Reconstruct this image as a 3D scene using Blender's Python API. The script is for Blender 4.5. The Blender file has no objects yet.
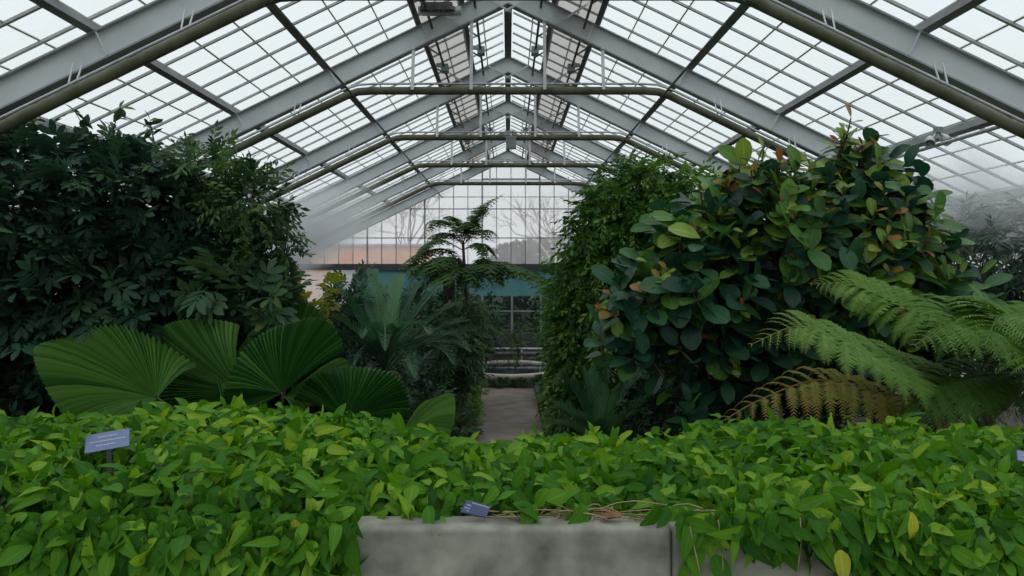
import bpy, math, numpy as np
C = bpy.context.scene.collection
F, H0 = 796.0, 2.4                    # focal length in pixels of a 1024 frame, eye height
RNG = np.random.default_rng(7)
V3 = lambda *a: np.array(a, float)
UP = V3(0, 0, 1)


def W(px, py, Y):                     # where the ray of a photo point meets depth Y
    return V3((px - 508) / F * Y, Y, H0 - (py - 273) / F * Y)


def nz(v):
    v = np.asarray(v, float)
    return v / np.maximum(np.linalg.norm(v, axis=-1, keepdims=True), 1e-9)


# ------------------------------------------------------------------ mesh building
class G:
    """collects quads with uv and tint; build() links them as one mesh object"""
    def __init__(s):
        s.v, s.f, s.u, s.t, s.n = [], [], [], [], 0

    def add(s, v, f, u=None, t=0.0):
        v = np.asarray(v, float).reshape(-1, 3)
        s.v.append(v); s.f.append(np.asarray(f, int).reshape(-1, 4) + s.n)
        s.u.append(np.zeros((len(v), 2)) if u is None else np.asarray(u, float))
        s.t.append(np.full(len(v), t) if np.isscalar(t) else np.asarray(t, float))
        s.n += len(v)
        return s

    def box(s, c, size, t=0.0, R=None):
        x, y, z = np.array(size) / 2
        v = np.array([[-x, -y, -z], [x, -y, -z], [x, y, -z], [-x, y, -z], [-x, -y, z], [x, -y, z], [x, y, z], [-x, y, z]])
        if R is not None:
            v = v @ np.asarray(R).T
        f = [[0, 3, 2, 1], [4, 5, 6, 7], [0, 1, 5, 4], [1, 2, 6, 5], [2, 3, 7, 6], [3, 0, 4, 7]]
        u = np.array([[0, 0], [1, 0], [1, 1], [0, 1]] * 2)
        return s.add(v + np.asarray(c, float), f, u, t)

    def beam(s, p, q, w, h, up=UP, t=0.0):      # box from p to q, w across, h along up
        p, q = np.asarray(p, float), np.asarray(q, float)
        d = nz(q - p); x = nz(np.cross(d, up)); z = np.cross(x, d)
        return s.box((p + q) / 2, (w, np.linalg.norm(q - p), h), t, np.stack([x, d, z], 1))

    def tube(s, pts, r, k=8, t=0.0, closed=False):
        pts = np.asarray(pts, float); n = len(pts)
        r = np.full(n, r) if np.isscalar(r) else np.asarray(r, float)
        T = nz(np.gradient(pts, axis=0))
        if not closed:
            pts = np.vstack([pts[:1], pts, pts[-1:]]); T = np.vstack([T[:1], T, T[-1:]])
            r = np.concatenate([[r[0] * .02], r, [r[-1] * .02]])
        m = len(pts)
        ref = V3(0, 0, 1) if abs(np.mean(T[:, 2])) < .8 else V3(1, 0, 0)
        x = nz(np.cross(T, ref)); y = np.cross(T, x)
        a = np.linspace(0, 2 * np.pi, k, endpoint=False)
        v = pts[:, None] + r[:, None, None] * (np.cos(a)[None, :, None] * x[:, None] + np.sin(a)[None, :, None] * y[:, None])
        i = np.arange(m if closed else m - 1)[:, None]; j = np.arange(k)[None]; i2 = (i + 1) % m
        f = np.stack([i * k + j, i * k + (j + 1) % k, i2 * k + (j + 1) % k, i2 * k + j], -1)
        u = np.stack(np.broadcast_arrays(a[None] / 6.283, np.linspace(0, 1, m)[:, None]), -1).reshape(-1, 2)
        return s.add(v, f, u, t)

    def lathe(s, c, prof, k=24, sx=1, sy=1, t=0.0):
        prof = np.asarray(prof, float); m = len(prof)
        a = np.linspace(0, 2 * np.pi, k, endpoint=False)
        v = np.stack([prof[:, :1] * np.cos(a) * sx, prof[:, :1] * np.sin(a) * sy, np.broadcast_to(prof[:, 1:], (m, k))], -1)
        i = np.arange(m - 1)[:, None]; j = np.arange(k)[None]
        f = np.stack([i * k + j, i * k + (j + 1) % k, (i + 1) * k + (j + 1) % k, (i + 1) * k + j], -1)
        return s.add(v.reshape(-1, 3) + np.asarray(c, float), f, None, t)

    def inst(s, tpl, M, P, t):          # copies of a leaf template inside this mesh
        v, f, u = tpl[:3]
        N, k = len(P), len(v)
        if N == 0:
            return s
        vv = np.einsum('nij,kj->nki', M, v) + P[:, None]
        ff = f[None] + (np.arange(N) * k)[:, None, None]
        return s.add(vv, ff, np.tile(u, (N, 1)), np.repeat(t, k) if len(tpl) < 4 else np.clip(np.repeat(t, k) + np.tile(tpl[3], N), 0, 1))

    def build(s, name, m, parent=None, smooth=False, **props):
        v = np.vstack(s.v); f = np.vstack(s.f); u = np.vstack(s.u); t = np.concatenate(s.t)
        if parent is not None:
            w, p = np.zeros(3), parent
            while p is not None:
                w += np.array(p.location); p = p.parent
            v = v - w
        me = bpy.data.meshes.new(name)
        me.vertices.add(len(v)); me.vertices.foreach_set('co', v.ravel().astype(np.float32))
        me.loops.add(f.size); me.loops.foreach_set('vertex_index', f.ravel().astype(np.int32))
        me.polygons.add(len(f)); me.polygons.foreach_set('loop_start', np.arange(0, f.size, 4, dtype=np.int32))
        me.update(calc_edges=True)
        ul = me.uv_layers.new(name='UVMap'); ul.uv.foreach_set('vector', u[f.ravel()].ravel().astype(np.float32))
        at = me.attributes.new('tint', 'FLOAT', 'POINT'); at.data.foreach_set('value', t.astype(np.float32))
        me.polygons.foreach_set('use_smooth', np.full(len(f), smooth))
        me.materials.append(m)
        o = bpy.data.objects.new(name, me); C.objects.link(o)
        if parent is not None:
            o.parent = parent
        for k_, x in props.items():
            o[k_] = x
        return o


def thing(name, label, cat, loc=(0, 0, 0), group=None, kind=None):
    o = bpy.data.objects.new(name, None); C.objects.link(o)
    o.empty_display_size = .1
    o.location = [float(x) for x in loc]
    o['label'] = label; o['category'] = cat
    if group: o['group'] = group
    if kind: o['kind'] = kind
    return o


def P(label, cat, group=None, kind=None):
    d = dict(label=label, category=cat)
    if group: d['group'] = group
    if kind: d['kind'] = kind
    return d


# ------------------------------------------------------------------ materials
def newmat(name):
    m = bpy.data.materials.new(name); m.use_nodes = True
    nt = m.node_tree; nt.nodes.clear()
    return m, nt, nt.nodes.new('ShaderNodeOutputMaterial')


def nd(nt, typ, **kw):
    n = nt.nodes.new(typ)
    for k, x in kw.items():
        if k in n.inputs.keys():
            n.inputs[k].default_value = x
        else:
            setattr(n, k, x)
    return n


def ramp(nt, stops, fac):
    r = nt.nodes.new('ShaderNodeValToRGB'); e = r.color_ramp.elements
    while len(e) < len(stops): e.new(.5)
    for el, (p, c) in zip(e, stops):
        el.position = p; el.color = (*c, 1)
    nt.links.new(fac, r.inputs[0])
    return r.outputs[0]


def surf(name, c1, c2=None, scale=8, rough=.7, metal=0, stretch=(1, 1, 1), bump=0, lo=.35, hi=.65, detail=5, spec=.3):
    m, nt, out = newmat(name)
    b = nd(nt, 'ShaderNodeBsdfPrincipled', Roughness=rough, Metallic=metal)
    b.inputs['Specular IOR Level'].default_value = spec
    if c2 is None:
        b.inputs['Base Color'].default_value = (*c1, 1)
    else:
        tc = nd(nt, 'ShaderNodeTexCoord'); mp = nd(nt, 'ShaderNodeMapping'); mp.inputs['Scale'].default_value = stretch
        no = nd(nt, 'ShaderNodeTexNoise', Scale=scale, Detail=detail)
        nt.links.new(tc.outputs['Object'], mp.inputs[0]); nt.links.new(mp.outputs[0], no.inputs['Vector'])
        nt.links.new(ramp(nt, [(lo, c1), (hi, c2)], no.outputs[0]), b.inputs['Base Color'])
        if bump:
            bp = nd(nt, 'ShaderNodeBump', Strength=bump, Distance=.02)
            nt.links.new(no.outputs[0], bp.inputs['Height']); nt.links.new(bp.outputs[0], b.inputs['Normal'])
    nt.links.new(b.outputs[0], out.inputs[0])
    return m


def leafmat(name, stops, rough=.45, trans=.22, vein=.25, spec=.16, nveins=9):
    m, nt, out = newmat(name); L = nt.links.new
    at = nd(nt, 'ShaderNodeAttribute', attribute_name='tint')
    col = ramp(nt, stops, at.outputs['Fac'])
    if vein:
        uv = nd(nt, 'ShaderNodeUVMap', uv_map='UVMap'); sp = nd(nt, 'ShaderNodeSeparateXYZ'); L(uv.outputs[0], sp.inputs[0])
        a = nd(nt, 'ShaderNodeMath', operation='SUBTRACT'); L(sp.outputs[0], a.inputs[0]); a.inputs[1].default_value = .5
        ab = nd(nt, 'ShaderNodeMath', operation='ABSOLUTE'); L(a.outputs[0], ab.inputs[0])
        mid = nd(nt, 'ShaderNodeMapRange'); L(ab.outputs[0], mid.inputs[0])
        for i, x in enumerate((.03, .07, 1, 0)): mid.inputs[i + 1].default_value = x
        k = nd(nt, 'ShaderNodeMath', operation='MULTIPLY_ADD'); L(ab.outputs[0], k.inputs[0]); k.inputs[1].default_value = -.9; L(sp.outputs[1], k.inputs[2])
        s1 = nd(nt, 'ShaderNodeMath', operation='MULTIPLY'); L(k.outputs[0], s1.inputs[0]); s1.inputs[1].default_value = nveins
        fr = nd(nt, 'ShaderNodeMath', operation='FRACT'); L(s1.outputs[0], fr.inputs[0])
        sd = nd(nt, 'ShaderNodeMapRange'); L(fr.outputs[0], sd.inputs[0])
        for i, x in enumerate((.0, .22, .5, 0)): sd.inputs[i + 1].default_value = x
        mx = nd(nt, 'ShaderNodeMath', operation='MAXIMUM'); L(mid.outputs[0], mx.inputs[0]); L(sd.outputs[0], mx.inputs[1])
        vf = nd(nt, 'ShaderNodeMath', operation='MULTIPLY'); L(mx.outputs[0], vf.inputs[0]); vf.inputs[1].default_value = vein
        mc = nd(nt, 'ShaderNodeMix', data_type='RGBA'); L(vf.outputs[0], mc.inputs[0]); L(col, mc.inputs[6])
        hs = nd(nt, 'ShaderNodeHueSaturation', Saturation=.8, Value=2.4); L(col, hs.inputs['Color']); L(hs.outputs[0], mc.inputs[7])
        col = mc.outputs[2]
    b = nd(nt, 'ShaderNodeBsdfPrincipled', Roughness=rough); b.inputs['Specular IOR Level'].default_value = spec
    L(col, b.inputs['Base Color'])
    if trans:
        tr = nd(nt, 'ShaderNodeBsdfTranslucent')
        h2 = nd(nt, 'ShaderNodeHueSaturation', Hue=.49, Saturation=1.1, Value=1.6); L(col, h2.inputs['Color']); L(h2.outputs[0], tr.inputs[0])
        ms = nd(nt, 'ShaderNodeMixShader'); ms.inputs[0].default_value = trans
        L(b.outputs[0], ms.inputs[1]); L(tr.outputs[0], ms.inputs[2]); L(ms.outputs[0], out.inputs[0])
    else:
        L(b.outputs[0], out.inputs[0])
    return m


def glassmat(name, clear, milk, dirt=(.55, .58, .55), lo=.02, hi=.3, scale=1.6, gloss=.04):
    """thin glazing: mostly see-through, a dusty film scatters the rest"""
    m, nt, out = newmat(name); L = nt.links.new
    tr = nd(nt, 'ShaderNodeBsdfTransparent'); tr.inputs[0].default_value = (*clear, 1)
    tl = nd(nt, 'ShaderNodeBsdfTranslucent'); tl.inputs[0].default_value = (*milk, 1)
    df = nd(nt, 'ShaderNodeBsdfDiffuse'); df.inputs[0].default_value = (*dirt, 1)
    film = nd(nt, 'ShaderNodeMixShader'); film.inputs[0].default_value = .3; L(tl.outputs[0], film.inputs[1]); L(df.outputs[0], film.inputs[2])
    at = nd(nt, 'ShaderNodeAttribute', attribute_name='tint')
    tc = nd(nt, 'ShaderNodeTexCoord'); no = nd(nt, 'ShaderNodeTexNoise', Scale=scale, Detail=6, Roughness=.65); L(tc.outputs['Object'], no.inputs['Vector'])
    ad = nd(nt, 'ShaderNodeMath', operation='MULTIPLY_ADD'); L(at.outputs['Fac'], ad.inputs[0]); ad.inputs[1].default_value = .35; L(no.outputs[0], ad.inputs[2])
    mr = nd(nt, 'ShaderNodeMapRange'); L(ad.outputs[0], mr.inputs[0])
    for i, x in enumerate((.35, 1.0, lo, hi)): mr.inputs[i + 1].default_value = x
    ms = nd(nt, 'ShaderNodeMixShader'); L(mr.outputs[0], ms.inputs[0]); L(tr.outputs[0], ms.inputs[1]); L(film.outputs[0], ms.inputs[2])
    gl = nd(nt, 'ShaderNodeBsdfGlossy', Roughness=.08)
    m2 = nd(nt, 'ShaderNodeMixShader'); m2.inputs[0].default_value = gloss; L(ms.outputs[0], m2.inputs[1]); L(gl.outputs[0], m2.inputs[2])
    L(m2.outputs[0], out.inputs[0])
    return m


M = {}
M['steel'] = surf('painted_steel', (.56, .60, .62), (.64, .675, .69), 3, .55)
M['flange'] = surf('flange_steel', (.30, .32, .325), (.36, .38, .385), 4, .6)
M['purlin'] = surf('purlin_steel', (.13, .14, .14), (.19, .195, .19), 6, .6)
M['bar'] = surf('glazing_bar_aluminium', (.38, .39, .39), (.48, .49, .49), 10, .5)
M['lap'] = surf('pane_lap_dirt', (.36, .35, .30), (.50, .49, .44), 10, .7)
M['pipe'] = surf('algae_stained_pipe', (.075, .085, .045), (.15, .155, .105), 5, .6, stretch=(1, 1, 1))
M['white'] = surf('white_painted_metal', (.62, .64, .64), (.74, .75, .75), 9, .4)
M['conduit'] = surf('galvanised_conduit', (.42, .44, .45), (.55, .57, .58), 14, .35, .3)
M['dark'] = surf('dark_metal', (.10, .105, .105), (.16, .16, .16), 9, .5, .1)
M['box'] = surf('grey_housing', (.27, .32, .32), (.33, .38, .38), 7, .5)
M['concrete'] = surf('weathered_concrete', (.10, .105, .085), (.42, .41, .345), 6.5, .9, bump=.35, lo=.26, hi=.72, detail=12)
M['soil'] = surf('dark_soil', (.012, .009, .006), (.04, .03, .02), 9, .95, bump=.8)
M['gravel'] = surf('path_concrete', (.15, .122, .098), (.225, .19, .155), 3, .9, bump=.15, detail=9)
M['curb'] = surf('mossy_edging', (.03, .035, .025), (.08, .075, .06), 12, .9, bump=.4)
M['bark'] = surf('brown_bark', (.05, .035, .025), (.12, .085, .06), 10, .9, stretch=(1, 1, .2), bump=.6)
M['twig'] = surf('twig_bark', (.045, .04, .022), (.10, .085, .05), 14, .8)
M['dry'] = surf('dry_stem', (.24, .17, .08), (.42, .33, .17), 14, .8)
M['dryleaf'] = surf('dry_leaf', (.16, .075, .04), (.28, .15, .08), 20, .8)
M['teal'] = surf('teal_painted_panel', (.10, .27, .30), (.13, .31, .335), 2, .5)
M['gbeam'] = surf('dark_sill_beam', (.045, .045, .048), (.07, .07, .07), 5, .6)
M['mull'] = surf('gable_mullion_paint', (.22, .235, .24), (.30, .31, .315), 5, .5)
M['stone'] = surf('pale_stone_rim', (.34, .31, .25), (.46, .42, .35), 8, .8, bump=.2)
M['slate'] = surf('slate_blue_label', (.13, .165, .34), (.16, .195, .37), 6, .3, spec=.6)
M['slatedark'] = surf('dark_blue_label', (.05, .065, .15), (.065, .08, .17), 6, .4)
M['ink'] = surf('white_engraving', (.5, .54, .62), None, rough=.5)
M['orange'] = surf('orange_render', (.70, .25, .12), (.80, .32, .17), 1.2, .85)
M['lawn'] = surf('winter_lawn', (.18, .2, .12), (.26, .26, .18), 2, .95)
M['paleb'] = surf('pale_bare_bark', (.42, .39, .37), (.52, .49, .46), 8, .9)
M['glass'] = glassmat('roof_glazing', (.90, .945, .95), (.9, .95, .96), lo=.05, hi=.38)
M['vent'] = glassmat('dusty_vent_glazing', (.55, .55, .52), (.42, .41, .38), (.30, .285, .25), lo=.35, hi=.85)
M['gglass'] = glassmat('gable_glazing', (.95, .97, .98), (.95, .97, .98), (.85, .86, .87), lo=.30, hi=.55)
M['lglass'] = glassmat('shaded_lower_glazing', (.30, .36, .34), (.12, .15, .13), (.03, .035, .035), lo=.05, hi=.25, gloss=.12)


def water():
    m, nt, out = newmat('still_water')
    b = nd(nt, 'ShaderNodeBsdfPrincipled', Roughness=.04); b.inputs['Base Color'].default_value = (.012, .025, .03, 1)
    b.inputs['Specular IOR Level'].default_value = .9
    no = nd(nt, 'ShaderNodeTexNoise', Scale=9, Detail=2); bp = nd(nt, 'ShaderNodeBump', Strength=.06, Distance=.02)
    nt.links.new(no.outputs[0], bp.inputs['Height']); nt.links.new(bp.outputs[0], b.inputs['Normal']); nt.links.new(b.outputs[0], out.inputs[0])
    return m


def mistmat(name, dens):
    m, nt, out = newmat(name); L = nt.links.new
    v = nd(nt, 'ShaderNodeVolumePrincipled'); v.inputs['Color'].default_value = (.97, .98, 1, 1); v.inputs['Anisotropy'].default_value = .2
    tc = nd(nt, 'ShaderNodeTexCoord')
    no = nd(nt, 'ShaderNodeTexNoise', Scale=1.1, Detail=3, Roughness=.55); L(tc.outputs['Object'], no.inputs['Vector'])
    mr = nd(nt, 'ShaderNodeMapRange'); L(no.outputs[0], mr.inputs[0])
    for i, x in enumerate((.36, .66, 0, dens)): mr.inputs[i + 1].default_value = x
    # fades out towards the edge of the cloud (unit ball in generated space)
    mp = nd(nt, 'ShaderNodeMapping'); L(tc.outputs['Generated'], mp.inputs[0]); mp.inputs['Location'].default_value = (-1, -1, -1); mp.inputs['Scale'].default_value = (2, 2, 2)
    ln = nd(nt, 'ShaderNodeVectorMath', operation='LENGTH'); L(mp.outputs[0], ln.inputs[0])
    ed = nd(nt, 'ShaderNodeMapRange', interpolation_type='SMOOTHSTEP'); L(ln.outputs['Value'], ed.inputs[0])
    for i, x in enumerate((.15, .95, 1, 0)): ed.inputs[i + 1].default_value = x
    mu = nd(nt, 'ShaderNodeMath', operation='MULTIPLY'); L(mr.outputs[0], mu.inputs[0]); L(ed.outputs[0], mu.inputs[1])
    L(mu.outputs[0], v.inputs['Density']); L(v.outputs[0], out.inputs['Volume'])
    return m


# leaf colours: the ramp runs from dark leaves to light, fresh or yellowing ones
M['cover'] = leafmat('groundcover_leaf', [(0, (.018, .08, .008)), (.35, (.045, .16, .010)), (.65, (.10, .26, .014)), (.85, (.22, .37, .025)), (1, (.55, .45, .05))], .5, .3, .16, .12)
M['dleaf'] = leafmat('dark_compound_leaf', [(0, (.012, .036, .021)), (.5, (.033, .08, .044)), (.85, (.055, .115, .045)), (1, (.12, .17, .03))], .38, .16, .12)
M['lleaf'] = leafmat('small_twig_leaf', [(0, (.015, .045, .018)), (.5, (.042, .10, .034)), (1, (.12, .20, .055))], .45, .25, .1)
M['fan'] = leafmat('pleated_palm_leaf', [(0, (.012, .06, .010)), (.5, (.055, .16, .026)), (1, (.14, .27, .055))], .4, .25, 0, .25)
M['cycad'] = leafmat('cycad_leaf', [(0, (.012, .05, .026)), (.5, (.035, .105, .055)), (1, (.11, .23, .105))], .4, .14, 0, .22)
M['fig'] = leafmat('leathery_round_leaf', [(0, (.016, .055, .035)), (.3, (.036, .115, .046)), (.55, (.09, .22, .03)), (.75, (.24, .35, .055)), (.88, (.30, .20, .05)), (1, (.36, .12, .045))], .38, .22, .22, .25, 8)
M['vine'] = leafmat('small_vine_leaf', [(0, (.014, .05, .012)), (.5, (.045, .125, .022)), (1, (.15, .28, .045))], .42, .25, .1)
M['fern'] = leafmat('fern_frond', [(0, (.035, .085, .012)), (.4, (.085, .19, .026)), (.7, (.17, .29, .058)), (.85, (.33, .27, .06)), (1, (.28, .17, .05))], .5, .3, 0)
M['feather'] = leafmat('feathery_leaf', [(0, (.018, .05, .018)), (.5, (.045, .105, .032)), (1, (.11, .19, .05))], .5, .22, 0)
M['mistleaf'] = leafmat('fine_grey_leaf', [(0, (.03, .065, .04)), (1, (.07, .125, .07))], .5, .2, 0)
M['yleaf'] = leafmat('yellow_green_leaf', [(0, (.09, .14, .02)), (.5, (.22, .24, .03)), (1, (.40, .30, .05))], .45, .3, .15)
M['shade'] = leafmat('understory_leaf', [(0, (.013, .036, .018)), (.5, (.028, .07, .026)), (1, (.075, .13, .035))], .45, .18, .12)
M['hedge'] = leafmat('evergreen_leaf', [(0, (.015, .03, .017)), (1, (.04, .07, .03))], .6, .1, 0)


# ------------------------------------------------------------------ leaf templates
def leaf(L=1., Wd=.4, n=4, a=.7, b=.9, droop=.15, fold=.18, wave=0., curl=0.):
    t = np.linspace(0, 1, n + 1); tm = a / (a + b)
    w = (np.clip(t, .015, 1) ** a) * (np.clip(1 - t, .015, 1) ** b) / (tm ** a * (1 - tm) ** b) * Wd / 2
    z = -droop * t ** 2
    wv = wave * np.sin(t * 9)
    v = np.stack([np.stack([-w, t, z + fold * w + wv], 1), np.stack([0 * w, t, z], 1), np.stack([w, t, z + fold * w - wv], 1)], 1).reshape(-1, 3) * L
    u = np.stack([np.tile([0, .5, 1], n + 1), np.repeat(t, 3)], 1)
    f = []
    for i in range(n):
        for j in range(2):
            k = i * 3 + j; f.append([k, k + 1, k + 4, k + 3])
    return v, np.array(f), u


def strip(Wd=.12, n=2, droop=.1):     # narrow leaflet, unit length
    t = np.linspace(0, 1, n + 1); w = Wd / 2 * np.clip(1 - (2 * t - .75) ** 2 * .62, .06, 1); w[-1] = Wd * .05
    v = np.stack([np.stack([-w, t, -droop * t ** 2], 1), np.stack([w, t, -droop * t ** 2], 1)], 1).reshape(-1, 3)
    f = np.array([[2 * i, 2 * i + 1, 2 * i + 3, 2 * i + 2] for i in range(n)])
    return v, f, np.stack([np.tile([0, 1], n + 1), np.repeat(t, 2)], 1)


def frame(d, n):                      # matrices with y along d and z near n
    d = nz(d); x = nz(np.cross(d, n)); z = np.cross(x, d)
    return np.stack([x, d, z], -1)


def merge(items):
    v, f, u, t, k = [], [], [], [], 0
    for (tv, tf, tu), Mx, p, s, tt in items:
        v.append((tv * s) @ Mx.T + p); f.append(tf + k); u.append(tu); t.append(np.full(len(tv), tt)); k += len(tv)
    return np.vstack(v), np.vstack(f), np.vstack(u), np.concatenate(t)


def stalk(p, q, w=.012):
    d = np.asarray(q, float) - p; x = nz(np.cross(d, UP) + V3(1e-4, 0, 0)) * w
    v = np.array([p - x, p + x, q + x, q - x]); return v, np.array([[0, 1, 2, 3]]), np.full((4, 2), .5)


def compound(nl=7, spread=1.0, Ll=.5, Wd=.42, seed=0):   # pinnate leaf with a terminal leaflet
    r = np.random.default_rng(seed); lf = leaf(1, Wd, 3, 1.0, .55, .15, .2); it = []
    it.append((stalk(V3(0, 0, 0), V3(0, .6, 0)), np.eye(3), V3(0, 0, 0), 1, 0.))
    k = (nl - 1) // 2
    for i in range(k):
        y = .18 + .42 * i / max(k - 1, 1)
        for s in (-1, 1):
            an = (1.15 - .35 * i / k) * spread + r.normal(0, .1)
            d = V3(s * math.sin(an), math.cos(an), r.normal(-.12, .1)); it.append((lf, frame(d, UP + V3(s * .15, 0, 0)), V3(0, y, 0), Ll * r.uniform(.85, 1.1), r.normal(0, .05)))
    it.append((lf, frame(V3(0, 1, -.15), UP), V3(0, .6, 0), Ll * 1.05, 0.))
    return merge(it)


def sprig(nl=9, Wd=.38, Ll=.36, droop=.35, seed=0, a=.7, b=.9):
    r = np.random.default_rng(seed); lf = leaf(1, Wd, 2, a, b, .2, .2); it = []
    ts = np.linspace(.08, 1, nl); pos = np.stack([0 * ts, ts, -droop * ts ** 2], 1)
    for i in range(nl - 1):
        it.append((stalk(pos[i], pos[i + 1], .008), np.eye(3), V3(0, 0, 0), 1, 0.))
    for i in range(nl):
        s = 1 if i % 2 else -1
        an = r.uniform(.6, 1.1) if i < nl - 1 else 0
        d = V3(s * math.sin(an), math.cos(an), -.25 - .5 * ts[i] * droop + r.normal(0, .15))
        it.append((lf, frame(d, UP + r.normal(0, .25, 3)), pos[i], Ll * r.uniform(.8, 1.15), r.normal(0, .08)))
    return merge(it)


def catmull(pts, n):
    p = np.asarray(pts, float); p = np.vstack([2 * p[0] - p[1], p, 2 * p[-1] - p[-2]])
    s = np.linspace(0, len(p) - 3 - 1e-6, n); i = s.astype(int); t = (s - i)[:, None]
    a, b, c, d = p[i], p[i + 1], p[i + 2], p[i + 3]
    return .5 * (2 * b + (c - a) * t + (2 * a - 5 * b + 4 * c - d) * t ** 2 + (3 * b - a - 3 * c + d) * t ** 3)


# ------------------------------------------------------------------ fronds
def pinnate(g, spine, n, L, tpl, tint=.4, fwd=.5, vee=.2, droop=.15, start=.12, jit=.06, rw=.010, r=RNG, prof=None, up=UP, width=1.0, hook=0.):
    sp = catmull(spine, 60); ln = np.linspace(start, 1, n)
    P0 = np.stack([np.interp(ln, np.linspace(0, 1, 60), sp[:, k]) for k in range(3)], 1)
    T = nz(np.gradient(sp, axis=0)); T = nz(np.stack([np.interp(ln, np.linspace(0, 1, 60), T[:, k]) for k in range(3)], 1))
    side = nz(np.cross(T, up)); nrm = np.cross(side, T)
    pr = (np.clip((ln - start) / (1 - start) * 5 + .35, 0, 1) * np.clip((1.03 - ln) * 2.6, .08, 1)) if prof is None else prof(ln)
    for s in (-1, 1):
        a = fwd + (ln * .5) + r.normal(0, jit, n)
        d = s * side * np.cos(a)[:, None] + T * np.sin(a)[:, None] + nrm * (vee + r.normal(0, jit, n))[:, None] - UP * droop
        Mx = frame(d, nrm + side * s * hook); l = L * pr * r.uniform(.92, 1.06, n)
        Mx = Mx * np.stack([l * width, l, l], 1)[:, None, :]
        g.inst(tpl, Mx, P0, np.clip(tint + r.normal(0, .06, n), 0, 1))
    if rw:
        g.tube(sp, np.linspace(rw, rw * .25, 60), 5, min(tint + .15, 1))
    return g


def bipinnate(g, spine, n, Lp, tint, r=RNG, nl=20, tip_t=None, droop=.5, lw=.16, fwd=.35, rw=.012, start=.2, hang=0., up=UP, lfl=.17):
    sp = catmull(spine, 80); T = nz(np.gradient(sp, axis=0)); st = strip(lw * 2.4, 1, .1)
    g.tube(sp, np.linspace(rw, rw * .25, 80), 5, min(tint + .1, 1))
    for i in range(n):
        t = start + (1 - start) * i / (n - 1); j = min(int(t * 79), 79)
        side = nz(np.cross(T[j], up)); nr = np.cross(side, T[j])
        u = (t - start) / (1 - start)
        l = Lp * min(1, .45 + u * 3) * min(1, (1.04 - u) * 2.0) * r.uniform(.9, 1.05)
        for s in (-1, 1):
            a = fwd + .45 * u + r.normal(0, .05)
            d = nz(s * side * math.cos(a) + T[j] * math.sin(a) + nr * .12 + r.normal(0, .04, 3))
            e = d * l
            pts = [sp[j], sp[j] + e * .35, sp[j] + e * .7 - UP * l * (droop * .25 + hang * .2), sp[j] + e - UP * l * (droop * .6 + hang)]
            tt = tint if tip_t is None else tint + (tip_t - tint) * u
            k = max(int(nl * l / Lp), 5)
            pinnate(g, pts, k, l * lfl, st, tt, .3, .02, .06, .03, .05, .003, r, lambda x: np.clip((1.05 - x) * 2.2, .15, 1))
    return g


# ------------------------------------------------------------------ crowns
def roofz(x):
    return H0 + 3.37 - .485 * abs(x)


def crown(blobs, N, r, rmin=.55, front=.0, below=.3):
    """points in the outer shell of a union of ellipsoids and their outward directions"""
    B = np.asarray(blobs, float); c, ra = B[:, :3], B[:, 3:6]
    w = (ra[:, 0] * ra[:, 2] + ra[:, 0] * ra[:, 1] + ra[:, 1] * ra[:, 2]); pick = r.choice(len(B), N * 4, p=w / w.sum())
    d = nz(r.normal(size=(N * 4, 3)))
    rad = rmin + (1 - rmin) * r.random(N * 4) ** .6
    p = c[pick] + d * ra[pick] * rad[:, None]
    o = nz(d / ra[pick])
    ok = np.ones(len(p), bool)
    for i in range(len(B)):
        q = np.linalg.norm((p - c[i]) / ra[i], axis=1); ok &= ~((q < .72) & (pick != i))
    ok &= p[:, 2] < roofz(p[:, 0]) - below
    ok &= p[:, 2] > .05
    if front: ok &= (o[:, 1] < .35) | (r.random(len(p)) > front)
    p, o = p[ok][:N], o[ok][:N]
    return p, o


def orient(o, r, out=.8, up=.0, jit=.5, nup=.9, nout=.4, njit=.35):
    d = o * out + UP * up + r.normal(0, jit, o.shape)
    n = UP * nup + o * nout + r.normal(0, njit, o.shape)
    return frame(d, n)


def blob(px, py, rx, ry, Y, dy):
    k = Y / F
    return (*W(px, py, Y), rx * k, dy, ry * k)


def limbs(root, base, blobs, rad, r, mat_t, mat_b, top=None, per=5, wob=.12):
    base = np.asarray(base, float); cen = np.array([b[:3] for b in blobs])
    top = cen.mean(0) if top is None else np.asarray(top, float)
    mid = (base + top) / 2 + r.normal(0, wob, 3) * V3(1, 1, 0)
    sp = catmull([base, mid, top], 14)
    rr = np.linspace(rad, rad * .55, 14); rr[0] *= 1.3
    G().tube(sp, rr, 10).build('trunk', mat_t, root, True)
    for b in blobs:
        c = np.array(b[:3]); s = sp[int(r.integers(5, 13))]
        m = (s + c) / 2 + r.normal(0, wob, 3) + UP * .08
        main = catmull([s, m, c], 10); g = G().tube(main, np.linspace(rad * .45, rad * .16, 10), 6)
        for _ in range(per):
            d = nz(r.normal(size=3) + V3(0, -.4, .3)); e = c + d * np.array(b[3:6]) * r.uniform(.6, .95); q = main[int(r.integers(4, 9))]
            if e[2] > roofz(e[0]) - .3: continue
            g.tube(catmull([q, (q + e) / 2 + r.normal(0, wob * .5, 3), e], 7), np.linspace(rad * .14, rad * .04, 7), 5)
        g.build('branch', mat_b, root, True)


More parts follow.
